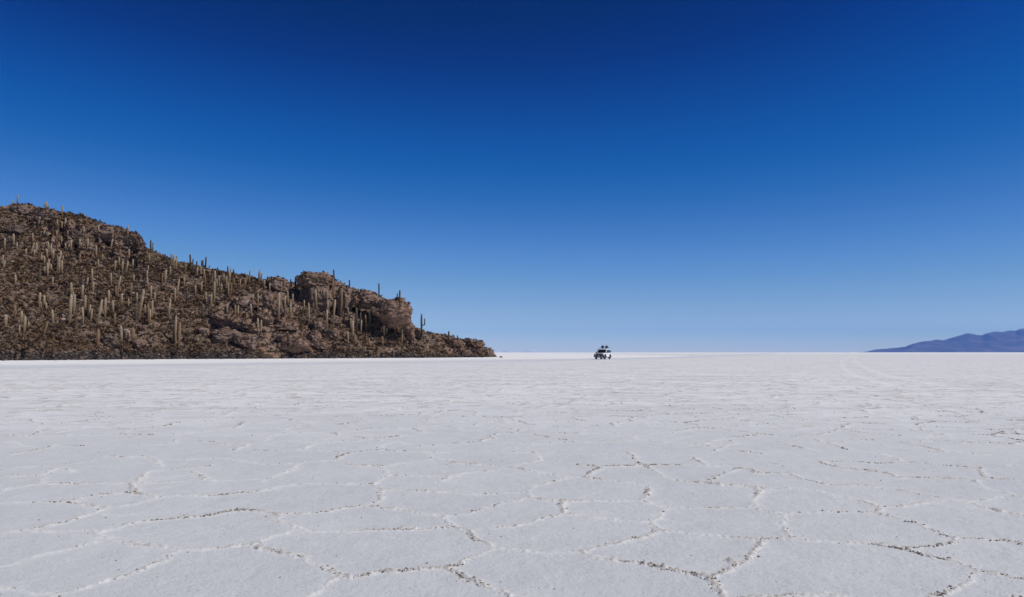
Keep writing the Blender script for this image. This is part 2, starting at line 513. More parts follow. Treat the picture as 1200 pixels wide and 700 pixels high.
def build_ground():
    dr = .0042
    rr = [0.4, .8, 1.3, 1.8, 2.3]
    r = 2.6
    while r < 30: rr.append(r); r *= 1 + dr
    while r < 240: rr.append(r); r *= 1.012
    while r < 29000: rr.append(r); r *= 1.045
    rr = np.array(rr + [30000.0])
    da = math.radians(.122)
    dense = np.arange(-math.radians(47), math.radians(47), da)
    rest = np.linspace(math.radians(47), 2 * math.pi - math.radians(47), 60)
    ang = np.concatenate([dense, rest, [dense[0] + 2 * math.pi]])
    nd = len(dense)
    nr, na = len(rr), len(ang)
    R, A = np.meshgrid(rr, ang, indexing='ij')
    X, Y = R * np.sin(A), R * np.cos(A)
    near = int(np.searchsorted(rr, 46.0))
    Xn, Yn = X[:near, :nd], Y[:near, :nd]
    # ragged edges
    W = np.minimum(1.0, 12.0 / R[:near, :nd])
    wx = Xn + .011 * vnoise2(Xn * 28, Yn * 28, 1) + .022 * vnoise2(Xn * 9, Yn * 9, 2)
    wy = Yn + .011 * vnoise2(Xn * 28, Yn * 28, 3) + .022 * vnoise2(Xn * 9, Yn * 9, 4)
    D = np.full(Xn.shape, 9.0)
    S = np.zeros(Xn.shape)
    lr0 = math.log(2.6)
    base_i = 5
    for (x0, y0, x1, y1, st) in SEGS:
        ra, rb = math.hypot(x0, y0), math.hypot(x1, y1)
        pad = .2
        rlo, rhi = min(ra, rb) - pad, max(ra, rb) + pad
        if rhi < 2.6:
            continue
        aa, ab = math.atan2(x0, y0), math.atan2(x1, y1)
        pa = pad / max(min(ra, rb), 1)
        j0 = int((min(aa, ab) - pa - dense[0]) / da)
        j1 = int((max(aa, ab) + pa - dense[0]) / da) + 2
        j0, j1 = max(j0, 0), min(j1, nd)
        if j0 >= j1:
            continue
        i0 = int(np.searchsorted(rr, rlo)); i1 = min(int(np.searchsorted(rr, rhi)) + 1, near)
        if i0 >= i1:
            continue
        sx, sy = wx[i0:i1, j0:j1], wy[i0:i1, j0:j1]
        ex, ey = x1 - x0, y1 - y0
        t = np.clip(((sx - x0) * ex + (sy - y0) * ey) / (ex * ex + ey * ey + 1e-9), 0, 1)
        d = np.hypot(sx - x0 - t * ex, sy - y0 - t * ey)
        b = D[i0:i1, j0:j1]
        m = d < b
        b[m] = d[m]
        S[i0:i1, j0:j1][m] = st
    # crumbly broken ridge: height follows patchy noise
    n1 = vnoise2(Xn * 2.3, Yn * 2.3, 8)
    n2 = vnoise2(Xn * 17, Yn * 17, 9)
    n3 = np.random.default_rng(5).uniform(-1, 1, Xn.shape)
    n4 = vnoise2(Xn * 33, Yn * 33, 10)
    amp = S * np.clip(.75 + .45 * n1, .25, 1.3)
    wd = .0135 + .005 * np.clip(n1, -.8, 1) + np.clip(R[:near, :nd] - 5, 0, 40) * .0013
    core = np.exp(-(D / wd) ** 2)
    fade = 1 - .6 * smooth(20, 45, R[:near, :nd])
    Zn = fade * (amp * .0135 * core * np.clip(.7 + .45 * n2 + .6 * n4 + .75 * n3, .0, 2.4)
                 + .003 * S * np.exp(-(D / .09) ** 2))
    Zn += .0045 * vnoise2(Xn * 1.3, Yn * 1.3, 12) + .0022 * vnoise2(Xn * 5, Yn * 5, 13) + .0012 * vnoise2(Xn * 24, Yn * 24, 14) + .0011 * n3
    edge = smooth(46, 36, R[:near, :nd]) * np.minimum(1, smooth(-math.radians(47), -math.radians(45), A[:near, :nd])
                                                      * smooth(math.radians(46.9), math.radians(45), A[:near, :nd]))
    Z = np.zeros_like(X)
    Z[:near, :nd] = Zn * edge
    Z[:near, nd:-1] = 0
    ridge = np.zeros_like(X)
    ridge[:near, :nd] = np.clip(np.exp(-(D / (wd * 2.6)) ** 2) * (.75 + .4 * n3) * np.clip(.5 + .6 * S, 0, 1), 0, 1) * edge
    dirt = np.zeros_like(X)
    side = .45 + .5 * np.clip((X[:near, :nd] / np.maximum(Yn, 1)) * 1.2, -.6, .8)
    dirt[:near, :nd] = np.clip(np.exp(-(D / (wd * .75)) ** 2) * np.clip(.35 + n1 * 1.2 + side, .22, 1) * np.clip(S * 1.2, 0, 1.2), 0, 1) * edge
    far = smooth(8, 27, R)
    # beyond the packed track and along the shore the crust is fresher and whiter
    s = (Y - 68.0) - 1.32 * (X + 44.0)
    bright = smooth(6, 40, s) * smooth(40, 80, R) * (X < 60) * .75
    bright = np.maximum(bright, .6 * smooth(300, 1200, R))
    # two faint pale wheel tracks running away on the right
    tp = [on_ground(*p) for p in ((1075, 452), (1018, 440), (1000, 430), (994, 424), (998, 418.5), (1006, 415.5))]
    for off in (-.85, .85):
        for a, b in zip(tp, tp[1:]):
            e = b - a
            nx = Vector((e.y, -e.x, 0)).normalized() * off
            t = np.clip(((X - a.x - nx.x) * e.x + (Y - a.y - nx.y) * e.y) / e.length_squared, 0, 1)
            d = np.hypot(X - a.x - nx.x - t * e.x, Y - a.y - nx.y - t * e.y)
            bright = np.maximum(bright, .38 * np.exp(-(d / .22) ** 2))
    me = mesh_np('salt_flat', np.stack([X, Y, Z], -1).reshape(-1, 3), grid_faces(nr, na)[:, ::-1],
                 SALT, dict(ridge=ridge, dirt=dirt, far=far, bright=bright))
    tag(link('salt_flat', me), 'white salt flat cracked into low ridged polygons', None, kind='structure')


build_ground()


def crumbs():
    """small broken pieces of crust lying along the ridges and a few over the plates"""
    t = (1 + 5 ** .5) / 2
    ico = np.array([(-1, t, 0), (1, t, 0), (-1, -t, 0), (1, -t, 0), (0, -1, t), (0, 1, t), (0, -1, -t), (0, 1, -t),
                    (t, 0, -1), (t, 0, 1), (-t, 0, -1), (-t, 0, 1)]) / math.hypot(1, t)
    ifc = np.array([(0, 11, 5), (0, 5, 1), (0, 1, 7), (0, 7, 10), (0, 10, 11), (1, 5, 9), (5, 11, 4), (11, 10, 2), (10, 7, 6),
                    (7, 1, 8), (3, 9, 4), (3, 4, 2), (3, 2, 6), (3, 6, 8), (3, 8, 9), (4, 9, 5), (2, 4, 11), (6, 2, 10), (8, 6, 7), (9, 8, 1)])
    C, SZ, T = [], [], []
    for (x0, y0, x1, y1, st) in SEGS:
        mx, my = (x0 + x1) / 2, (y0 + y1) / 2
        r = math.hypot(mx, my)
        if r > 26 or r < 2.7 or my < 1 or abs(mx) > my:
            continue
        n1 = float(vnoise2(np.array([mx * 2.3]), np.array([my * 2.3]), 8)[0])
        side = .30 + .30 * max(-.7, min(.8, mx / my * 1.3))
        n4 = float(vnoise2(np.array([mx * 7.5]), np.array([my * 7.5]), 18)[0])
        dens = max(.05, n1 * 1.0 + side + .12 + .75 * n4) * st * 700 / (1 + .04 * r) * float(smooth(26, 11, r))
        L = math.hypot(x1 - x0, y1 - y0)
        for _ in range(np.random.default_rng(abs(hash((round(mx, 3), round(my, 3)))) % 2 ** 32).poisson(dens * L)):
            k = random.random()
            s = min(.0075, .0014 * random.paretovariate(1.8)) * (1 + .03 * r)
            C.append((x0 + (x1 - x0) * k + random.gauss(0, .014), y0 + (y1 - y0) * k + random.gauss(0, .014), s * .3 + .008 * max(0, n1) * random.random()))
            SZ.append(s)
            T.append(random.choice((.0, .05, .15, .25, .35, .4, .45, .6, .95)))
    for _ in range(260):
        a = random.uniform(-.62, .62)
        r = 3.2 + 14 * random.random() ** 1.3
        C.append((r * math.sin(a), r * math.cos(a), .004))
        SZ.append(random.uniform(.0025, .007)); T.append(random.choice((.1, .3, .4, .5, .9)))
    n = len(C)
    C, SZ, T = np.array(C), np.array(SZ), np.array(T)
    J = RNG.uniform(.55, 1.25, (n, 12, 1)) * ico[None] * RNG.uniform(.6, 1.6, (n, 1, 3)) * np.array([1, 1, .7])
    V = C[:, None, :] + SZ[:, None, None] * J
    Fc = (ifc[None] + 12 * np.arange(n)[:, None, None]).reshape(-1, 3)
    me = mesh_np('salt_crumbs', V.reshape(-1, 3), Fc, CRUMB, dict(tone=np.repeat(T, 12)), shade=False)
    tag(link('salt_crumbs', me), 'brown and white salt crumbs strewn along the crust ridges', 'salt crumbs', kind='stuff')


crumbs()


def track():
    px = [(-420, 441), (-150, 434.2), (0, 430.6), (350, 426.1), (560, 423.9), (700, 421.2), (790, 419.2), (860, 416.6), (905, 414.4)]
    c = [on_ground(*p) for p in px]
    P = []
    for a, b in zip(c, c[1:]):
        n = max(2, int((b - a).length / 4))
        P += [a.lerp(b, k / n) for k in range(n)]
    P.append(c[-1])
    V = []
    for i, p in enumerate(P):
        d = (P[min(i + 1, len(P) - 1)] - P[max(i - 1, 0)]).normalized()
        nrm = Vector((-d.y, d.x, 0))
        for s in np.linspace(-1, 1, 7):
            w = 5.2 + (.9 * math.sin(i * 1.7) + 1.3 * random.random() if abs(s) > .99 else 0)
            q = p + nrm * w * s
            V.append((q.x, q.y, .004))
    me = mesh_np('salt_track', np.array(V), grid_faces(len(P), 7), TRACK)
    tag(link('salt_track', me), 'wide packed salt track crossing the flat', None, kind='structure')


track()
# ------------------------------------------------------------------ island
SKY = np.array([(-500, 330), (-330, 268), (-200, 250), (-80, 244), (0, 243), (10, 241), (20, 239.5), (35, 241), (50, 246), (75, 250), (100, 257), (125, 264),
                (150, 270), (160, 276), (166, 283), (170, 290), (185, 298), (200, 304), (215, 309), (235, 312), (255, 317), (275, 321), (290, 325),
                (310, 329.5), (325, 331), (340, 332), (350, 334), (375, 335), (388, 330), (400, 331), (407, 335.5), (415, 338.5), (430, 342.5), (440, 346), (455, 352), (466, 361), (475, 369),
                (484, 382), (495, 389), (510, 391.5), (525, 393.5), (540, 398), (550, 401), (560, 404), (570, 409), (577, 415), (582, 418.2)], float)
SHORE = np.array([(-500, 427.5), (-200, 424.5), (0, 422.7), (100, 421.9), (200, 421.0), (300, 420.6), (400, 420.0), (500, 419.5), (560, 418.9), (582, 418.4)], float)


def y_to_slope(py):
    """z over distance seen at a photo row"""
    v = (350.0 - py) / F
    return (v * CP + SP) / (CP - v * SP)


def build_island():
    px = np.concatenate([np.arange(-500, -20, 4.0), np.arange(-20, 583.1, .8)])
    nc = len(px)
    sky = np.interp(px, SKY[:, 0], SKY[:, 1])
    sho = np.interp(px, SHORE[:, 0], SHORE[:, 1])
    D0 = -EYE / y_to_slope(sho)
    dwob = (1.3 * vnoise2(px / 17, px * 0, 83) + .7 * vnoise2(px / 5, px * 0, 84)) * smooth(582, 560, px)
    e = y_to_slope(sky)
    sl = .60
    Yc = (sl * D0 + EYE) / np.maximum(sl - e, .2)
    Yc = np.maximum(Yc, D0 + 7)
    Zc = np.maximum(EYE + e * Yc, 0.0)
    tt = np.concatenate([np.linspace(-.03, 1, 230), np.linspace(1, 2.3, 60)[1:]])
    T, PX = np.meshgrid(tt, px, indexing='ij')
    D0g, Ycg, Zcg = (np.broadcast_to(a, T.shape) for a in (D0, Yc, Zc))
    # profile of the slope; under the summit a steep cliff band
    S = np.where(T < 1, np.sign(T) * np.abs(T) ** .93, 1 - np.clip((T - 1) / 1.25, 0, 1.1) ** 1.5)
    cl = smooth(30, 60, PX) * smooth(176, 160, PX)
    wob = .03 * vnoise2(PX / 14, PX * 0, 5) + .02 * vnoise2(PX / 4.5, PX * 0, 6)
    tc = T + wob * smooth(.55, .74, T)
    Sc = np.interp(tc, [-.1, 0, .55, .72, .745, .80, .815, .90, 1, 1.1], [-.1, 0, .55, .70, .765, .80, .885, .955, 1, 1])
    S = np.where(T < 1.0, S * (1 - cl) + Sc * cl, S)
    Y = D0g + (Ycg - D0g) * T + dwob[None] * smooth(.12, .0, T)
    Z = Zcg * S
    Z = np.where(T < 0, -.35, Z)
    dep = Y * CP + (Z - EYE) * SP
    X = (PX - 600) / F * dep
    P = np.stack([X, Y, Z], -1)
    env = np.clip(Zcg / 7, .12, 1) * smooth(-.02, .2, T) * (1 - .62 * smooth(.7, 1.0, T) * smooth(1.5, 1.05, T))
    q = P / 9.0
    big = fbm(q, 3, 21)
    mid = fbm(P / 3.4, 3, 31, ridged=True)
    sm = fbm(P / 1.2, 3, 41)
    led = np.abs(((Z + 1.2 * big + .12 * X) / 1.9) % 1.0 - .5) * 2
    rock = np.zeros_like(X)
    py = np.asarray(project(P)[1])
    for (cx, cy, rx, ry, k) in ((285, 372, 55, 26, 1), (330, 350, 30, 24, 1), (340, 400, 50, 18, .9), (380, 345, 45, 22, .8), (455, 372, 50, 26, .9), (405, 362, 30, 22, .7),
                                (555, 406, 30, 12, .9), (100, 275, 80, 26, .7), (140, 397, 36, 16, .6), (25, 250, 40, 16, .6), (160, 345, 90, 20, .25), (40, 345, 60, 16, .3)):
        rock = np.maximum(rock, k * np.exp(-(((PX - cx) / rx) ** 2 + ((py - cy) / ry) ** 2) ** 1.5))
    disp = env * (1.0 * big + (.24 + .85 * rock) * mid + .24 * sm + rock * .95 * (led - .5))
    nrm = np.array([.18, -.52, .84])
    P = P + disp[..., None] * nrm
    P[..., 0] += env * .35 * fbm(P / 2.1, 2, 51)
    low = T <= 0
    P[..., 2] = np.where(low, -.35, P[..., 2])
    nr = len(tt)
    Fc = grid_faces(nr, nc)
    V = P.reshape(-1, 3)
    me = mesh_np('island_hill', V, Fc, HILL, dict(rock=rock))
    tag(link('island_hill', me), 'brown rocky island hill rising out of the salt', None, kind='structure')
    return P, T, PX, V, Fc, rock


HP, HT, HPX, HV, HF, HROCK = build_island()
BV, BF = [tuple(v) for v in HV.tolist()], [tuple(f) for f in HF.tolist()]
bvh = BVHTree.FromPolygons(BV, BF)
extra_v, extra_f = [], []
ORG = Vector((0, 0, EYE))


def hit(px, py, tree=None, tries=26):
    """ground point of the island under a photo pixel; slides down from the sky if it misses"""
    tree = tree or bvh
    for k in range(tries):
        d = ray(px, py + k * .6)
        loc, nn, _i, _d = tree.ray_cast(ORG, d.normalized())
        if loc is not None:
            return loc, k
    return on_ground(px, 420), 99


def depth_of(p):
    return p.y * CP + (p.z - EYE) * SP


# ------------------------------------------------------------------ boulders and outcrops
def rock_shape(seed, sub, facets=24, rough=.16, strata=0.0):
    bm = bmesh.new()
    bmesh.ops.create_icosphere(bm, subdivisions=sub, radius=1)
    V = np.array([v.co[:] for v in bm.verts])
    Fc = np.array([[v.index for v in f.verts] for f in bm.faces])
    bm.free()
    rg = np.random.default_rng(seed)
    n = rg.normal(size=(facets, 3))
    n /= np.linalg.norm(n, axis=1)[:, None]
    dd = rg.uniform(.68, 1.1, facets)
    k = V @ n.T
    V = V / (np.sum(np.abs(V) ** 4, 1) ** .25)[:, None]
    k = V @ n.T
    s = np.min(np.where(k > 1e-3, dd / np.maximum(k, 1e-3), 9), 1)
    V = V * np.minimum(s, 1.0)[:, None]
    off = rg.uniform(-50, 50, 3)
    r = 1 + rough * 1.5 * fbm(V * 1.5 + off, 3, seed) + rough * .95 * fbm(V * 3.6 + off, 3, seed + 5, ridged=True) + rough * .45 * fbm(V * 10 + off, 2, seed + 9, ridged=True)
    V = V * r[:, None]
    if strata:
        z = V[:, 2] + .12 * fbm(V * 1.3 + off, 2, seed + 3)
        V[:, :2] *= (1 + strata * (np.abs((z * 3.2) % 1 - .5) - .25))[:, None]
    return V, Fc


NROCK = [0]


def boulder(cx, y0, y1, w, tone, label, depth=1.0, rough=.16, back=0.0, strata=.0, tilt=0.0, sub=4, base=None, group=None, rz=None, sunk=.5):
    """a rock seen between photo rows y0 (top) and y1 (bottom), w photo pixels wide, standing on the island"""
    NROCK[0] += 1
    i = NROCK[0]
    p, k = hit(cx, base if base is not None else y1)
    d = depth_of(p) + back
    m = d / F
    W, H = w * m / 2, (y1 - y0) * m / 2
    if w > 15: sub = 5
    cz = (y0 + y1) / 2
    c = ray(cx, cz)
    ctr = ORG + c * d + Vector((0, 1, 0)) * (W * depth * .35)
    V, Fc = rock_shape(100 + i * 7, sub, rough=rough, strata=strata)
    ext = np.abs(V).max(0)
    V = V / ext
    ang = random.uniform(0, 6.28) if rz is None else rz
    ca, sa = math.cos(ang), math.sin(ang)
    V = np.stack([V[:, 0] * ca - V[:, 1] * sa, V[:, 0] * sa + V[:, 1] * ca, V[:, 2]], 1)
    V[:, 0] /= np.abs(V[:, 0]).max(); V[:, 1] /= np.abs(V[:, 1]).max()
    lowz = np.clip(-V[:, 2], 0, 1)
    if sunk:
        V[:, :2] *= (1 + .22 * lowz)[:, None]
        V[:, 2] = np.where(V[:, 2] < 0, V[:, 2] * (1 + sunk), V[:, 2])
    V = V * np.array([W, W * depth, H])
    ct, st = math.cos(tilt), math.sin(tilt)
    V = np.stack([V[:, 0] * ct + V[:, 2] * st, V[:, 1], -V[:, 0] * st + V[:, 2] * ct], 1)
    fine = fbm((V + np.array(ctr[:])) / np.array([1.0, 1.0, .6]), 4, 77, ridged=True) + .5 * fbm((V + np.array(ctr[:])) / .35, 2, 79)
    nn = V / (np.linalg.norm(V, axis=1)[:, None] + 1e-6)
    V = V + nn * (fine * min(.42, .2 * min(W, H)))[:, None]
    me = mesh_np('boulder', V, Fc, ROCK[tone], shade=False)
    o = link('boulder', me)
    o.location = ctr
    tag(o, label, 'boulder', group or 'boulders and outcrops on the island')
    b0 = len(BV) + len(extra_v)
    extra_v.extend([(v[0] + ctr.x, v[1] + ctr.y, v[2] + ctr.z) for v in V.tolist()])
    extra_f.extend([(f[0] + b0, f[1] + b0, f[2] + b0) for f in Fc.tolist()])
    return o


# flat-topped outcrop: overhanging cap on a recessed base
boulder(371, 319, 343, 54, 1, 'broad flat-topped caprock overhanging a dark hollow on the skyline', .85, .27, -1.6, .10, base=352, sub=5, rz=.3, sunk=0)
boulder(370, 330, 374, 58, 0, 'dark recessed rock wall under the flat-topped caprock', .6, .2, 5.0, base=368, sub=5)
boulder(404, 333, 368, 20, 0, 'rough brown rock stack supporting the right end of the flat-topped caprock', .9, .22, -1.2, base=364, sub=5)
boulder(412, 337, 356, 26, 0, 'sloping brown shoulder rock between the flat-topped caprock and bulging outcrop', .9, .2, 1.2, base=356, sub=4)
# bulging outcrop
boulder(461, 346, 384, 54, 1, 'largest rounded bulging outcrop with a sheer right face on the skyline', .9, .18, -3.2, .05, base=392, sub=5, rz=1.1, sunk=0)
boulder(430, 340, 362, 46, 0, 'long sloping caprock on top of the bulging outcrop', .8, .16, .8, .08, tilt=.22, base=380, sub=5, sunk=0)
boulder(444, 366, 398, 50, 0, 'shaded rock wall in the hollow beneath the bulging outcrop', .5, .2, 5.2, base=394, sub=5)
boulder(417, 346, 358, 16, 1, 'small pinkish rock bulge jutting from the ledge beside the bulging outcrop', 1, .2, -1.0, base=372, sunk=0)
boulder(478, 376, 398, 20, 1, 'slanting pink rock foot below the sheer right face of the bulging outcrop', .9, .27, 0, base=396, tilt=.3)
boulder(490, 385, 397, 20, 0, 'low brown rock slab stepping down right of the bulging outcrop', .9, .27, .3)
boulder(408, 366, 378, 26, 1, 'pale pink ledge rock at the left foot of the bulging outcrop', .8, .27, 0)
# knoll and the rocks below it
boulder(324, 323, 340, 23, 0, 'small dome-shaped rock knoll on the skyline left of the flat-topped caprock', .9, .13, 0.4, base=342)
boulder(320, 340, 372, 28, 1, 'tall sheer pinkish crag standing below the dome-shaped knoll', .7, .27, 0.5, .05, base=372, sub=5, rz=.5)
boulder(285, 345, 364, 28, 0, 'rounded brown crag with a dark left side, left of the sheer pinkish crag', .8, .27, 0.3, base=364, sub=5)
boulder(308, 362, 380, 26, 1, 'broken pink crag directly below the sheer pinkish crag', .8, .27, .2)
boulder(262, 362, 384, 40, 1, 'wide humped pinkish outcrop in the middle of the lower slope', .7, .27, .3, .06, sub=5)
boulder(290, 374, 390, 36, 1, 'tilted pinkish slab right of the wide humped outcrop', .7, .27, .3, .06, tilt=.15, sub=5)
boulder(258, 384, 402, 34, 0, 'brown ledge with a shadowed recess below the wide humped outcrop', .7, .27, .4, .08, sub=5)
boulder(286, 392, 408, 34, 0, 'low broken brown outcrop above the dark shoreline stones', .7, .27, .2, .08)
boulder(340, 390, 412, 40, 1, 'big pinkish overhanging boulder near the shore with a black hollow at its left', .75, .24, -.2, .05, base=416, sub=5, rz=2.0)
boulder(366, 392, 408, 34, 1, 'sloping pink slab leaning on the big overhanging shore boulder', .7, .27, .3, tilt=.25, sub=5)
boulder(335, 372, 386, 32, 1, 'brown ledge rock above the big overhanging shore boulder', .7, .27, .3, .08)
boulder(372, 376, 388, 26, 0, 'flat brown rock below the foot of the flat-topped caprock', .8, .27, .2)
boulder(315, 413, 421, 26, 3, 'smooth tan boulder lying lowest on the shore', .8, .06, -.3, base=420)
boulder(304, 407, 418, 14, 3, 'rounded yellowish boulder behind the smooth tan shore boulder', .9, .08, 0.4, base=417)
boulder(388, 384, 397, 24, 1, 'cracked pink rock half way between the shore and the flat-topped caprock', .8, .27, .2)
# left part of the island
boulder(128, 391, 406, 20, 2, 'dark grey boulder with a pale crest low on the slope', .8, .2, 0)
boulder(147, 386, 400, 12, 4, 'pale grey upright rock beside the dark grey boulder', .9, .2, 0.3)
boulder(162, 397, 409, 18, 1, 'pink domed boulder right of the pale upright rock', .9, .16, 0)
boulder(73, 372, 378, 9, 4, 'small pale pink stone on the open lower slope', .9, .16, 0, sub=3)
boulder(235, 384.5, 389.5, 5, 4, 'small white stone beside the wide humped outcrop, the upper one', .9, .16, -.2, sub=3)
boulder(243, 387, 392, 6, 4, 'small white stone beside the wide humped outcrop, the lower one', .9, .16, -.2, sub=3)
boulder(225, 365, 368.5, 4, 4, 'small white stone high above the twin tall cactuses by the shore', .9, .16, -.2, sub=3)
boulder(26, 238.5, 250, 32, 0, 'dark summit crag crowning the highest point of the island', .7, .18, 0.6, .08, base=251, sub=5)
boulder(52, 246, 258, 26, 0, 'brown crag on the skyline just right of the summit crag', .7, .2, .6, .06, base=259, sub=4)
boulder(150, 272, 290, 34, 0, 'blunt brown crag at the right end of the long summit cliff', .8, .16, .6, .06, base=291, sub=5)
boulder(118, 264, 280, 36, 0, 'long brown rock face in the middle of the summit cliff', .6, .18, .6, .08, base=281, sub=5)
boulder(86, 268, 281, 26, 2, 'dark shadowed rock face in the upper cliff below the skyline', .7, .2, .6, base=281)
boulder(16, 263, 276, 22, 2, 'dark rock face on the slope below the summit crag', .7, .2, .6, base=277)
# tip of the island
boulder(556, 397, 412, 34, 1, 'rounded rocky knob at the very tip of the island', .8, .27, 0.2, .05, base=412, sub=5)
boulder(571, 407, 417, 16, 0, 'dark broken boulder at the waterline of the island tip', .9, .27, 0, base=416)
boulder(530, 397, 407, 26, 1, 'low brown ledge between the tip knob and the two short skyline cactuses', .8, .27, .2)
boulder(543, 407, 417, 22, 0, 'grey-brown slab above the shore just left of the island tip', .8, .27, .2)
boulder(587, 417.6, 419, 4, 2, 'small dark stone lying alone on the salt off the tip', .9, .2, 0, sub=3, base=419)

bvh_all = BVHTree.FromPolygons(BV + extra_v, BF + extra_f)


# ------------------------------------------------------------------ scrub, rubble, shoreline stones (nobody could count them)
def slope_points(n, tmin, tmax, pmin=-60, pmax=580, dens=None):
    """points spread evenly over the surface of the near slope"""
    nr, nc = HT.shape
    A, B, D = HP[:-1, :-1], HP[:-1, 1:], HP[1:, :-1]
    ar = np.linalg.norm(np.cross(B - A, D - A), axis=-1)
    T, PX = HT[:-1, :-1], HPX[:-1, :-1]
    w = ar * (T >= tmin) * (T <= tmax) * (PX > pmin) * (PX < pmax)
    if dens is not None:
        w = w * dens(A, T, PX)
    w = w.ravel() / w.sum()
    idx = RNG.choice(len(w), n, p=w)
    u, v = RNG.random(n), RNG.random(n)
    a, b, d = A.reshape(-1, 3)[idx], B.reshape(-1, 3)[idx], D.reshape(-1, 3)[idx]
    return a + (b - a) * u[:, None] + (d - a) * v[:, None], T.ravel()[idx], PX.ravel()[idx]


def on_rocks(n):
    EV = np.array(extra_v)
    EF = np.array(extra_f) - len(BV)
    a, b, c = EV[EF[:, 0]], EV[EF[:, 1]], EV[EF[:, 2]]
    nn = np.cross(b - a, c - a)
    ar = np.linalg.norm(nn, axis=1)
    w = ar * np.clip(nn[:, 2] / (ar + 1e-9) - .35, 0, 1)
    idx = RNG.choice(len(w), n, p=w / w.sum())
    u, v = RNG.random(n), RNG.random(n)
    f = u + v > 1
    u[f], v[f] = 1 - u[f], 1 - v[f]
    return a[idx] + (b - a)[idx] * u[:, None] + (c - a)[idx] * v[:, None]


def scrub():
    def dens(A, T, PX):
        return np.clip(.9 + 1.1 * fbm(A / 5, 3, 61), .08, 2) * (1 - .5 * smooth(.93, 1.0, T)) * (1 - .72 * HROCK[:-1, :-1])
    n = 12500
    C, T, PX = slope_points(n, .03, 1.04, dens=dens)
    C = np.concatenate([C, on_rocks(900)])
    n = len(C)
    size = RNG.uniform(.22, .62, n) * (1 + .5 * (RNG.random(n) < .12))
    hue = np.clip(.42 + .42 * fbm(C / 6, 2, 65) + RNG.normal(0, .28, n), 0, 1)
    k = 20
    d = RNG.normal(size=(n, k, 3))
    d[..., 2] = np.abs(d[..., 2]) * .75 + .1
    d /= np.linalg.norm(d, axis=-1)[..., None]
    L = size[:, None, None] * RNG.uniform(.55, 1.15, (n, k, 1))
    tip = d * L
    sd = np.cross(d, RNG.normal(size=(n, k, 3)))
    sd /= np.linalg.norm(sd, axis=-1)[..., None] + 1e-6
    wd = L * .27
    o = C[:, None, :] + RNG.normal(0, .07, (n, k, 3))
    a = o + tip * .25 - sd * wd * .6
    b = o + tip * .25 + sd * wd * .6
    c = o + tip + sd * wd * .3
    e = o + tip * .95 - sd * wd * .5
    V = np.stack([a, b, c, e], 2).reshape(-1, 3)
    Fc = np.arange(n * k * 4).reshape(-1, 4)
    tone = np.repeat(np.clip(hue[:, None] + RNG.normal(0, .09, (n, k)), 0, 1).reshape(-1), 4)
    me = mesh_np('scrub', V, Fc, SCRUB, dict(tone=tone), shade=False)
    tag(link('scrub', me), 'dry olive and straw scrub covering the island slope', 'scrub', kind='stuff')


def stones(name, label, C, size, tone, flat=.7):
    n = len(C)
    t = (1 + 5 ** .5) / 2
    ico = np.array([(-1, t, 0), (1, t, 0), (-1, -t, 0), (1, -t, 0), (0, -1, t), (0, 1, t), (0, -1, -t), (0, 1, -t),
                    (t, 0, -1), (t, 0, 1), (-t, 0, -1), (-t, 0, 1)]) / math.hypot(1, t)
    ifc = np.array([(0, 11, 5), (0, 5, 1), (0, 1, 7), (0, 7, 10), (0, 10, 11), (1, 5, 9), (5, 11, 4), (11, 10, 2), (10, 7, 6),
                    (7, 1, 8), (3, 9, 4), (3, 4, 2), (3, 2, 6), (3, 6, 8), (3, 8, 9), (4, 9, 5), (2, 4, 11), (6, 2, 10), (8, 6, 7), (9, 8, 1)])
    V = C[:, None, :] + size[:, None, None] * RNG.uniform(.6, 1.2, (n, 12, 1)) * ico[None] * RNG.uniform(.6, 1.4, (n, 1, 3)) * np.array([1, 1, flat])
    Fc = (ifc[None] + 12 * np.arange(n)[:, None, None]).reshape(-1, 3)
    me = mesh_np(name, V.reshape(-1, 3), Fc, STONE, dict(tone=np.repeat(tone, 12)), shade=False)
    tag(link(name, me), label, name.replace('_', ' '), kind='stuff')


scrub()
_n = 9000
_C, _T, _P = slope_points(_n, .02, 1.02, dens=lambda A, T, PX: np.clip(.6 + 1.2 * fbm(A / 4, 3, 71), .05, 2))
_C = np.concatenate([_C, on_rocks(1500)])
_n = len(_C)
stones('rubble', 'loose brown stones scattered over the island slope', _C, RNG.uniform(.10, .38, _n) * (1 + (RNG.random(_n) < .06)), np.clip(RNG.normal(.6, .17, _n), 0, .86) + .1 * (RNG.random(_n) < .012))
_n = 6500
_C, _T, _P = slope_points(_n, -.004, .10, dens=lambda A, T, PX: (A[..., 2] < 1.7) * np.clip(1.3 - .75 * A[..., 2] + .5 * fbm(A / 3, 2, 73), .02, 2))
_C[:, 2] += .05
_k = RNG.choice(_n, 260)
_E = _C[_k] * 1.0
_E[:, 1] -= RNG.exponential(1.6, 260) + 1.0
_E[:, 0] += RNG.normal(0, 1.0, 260)
_E[:, 2] = .04
_C = np.concatenate([_C, _E[np.abs(_E[:, 1]) > 60]])
_n = len(_C)
stones('shore_stones', 'dark stones banked along the foot of the island', _C, RNG.uniform(.09, .34, _n) * (1 + .6 * (RNG.random(_n) < .05)), np.clip(RNG.normal(.27, .2, _n), 0, .85))
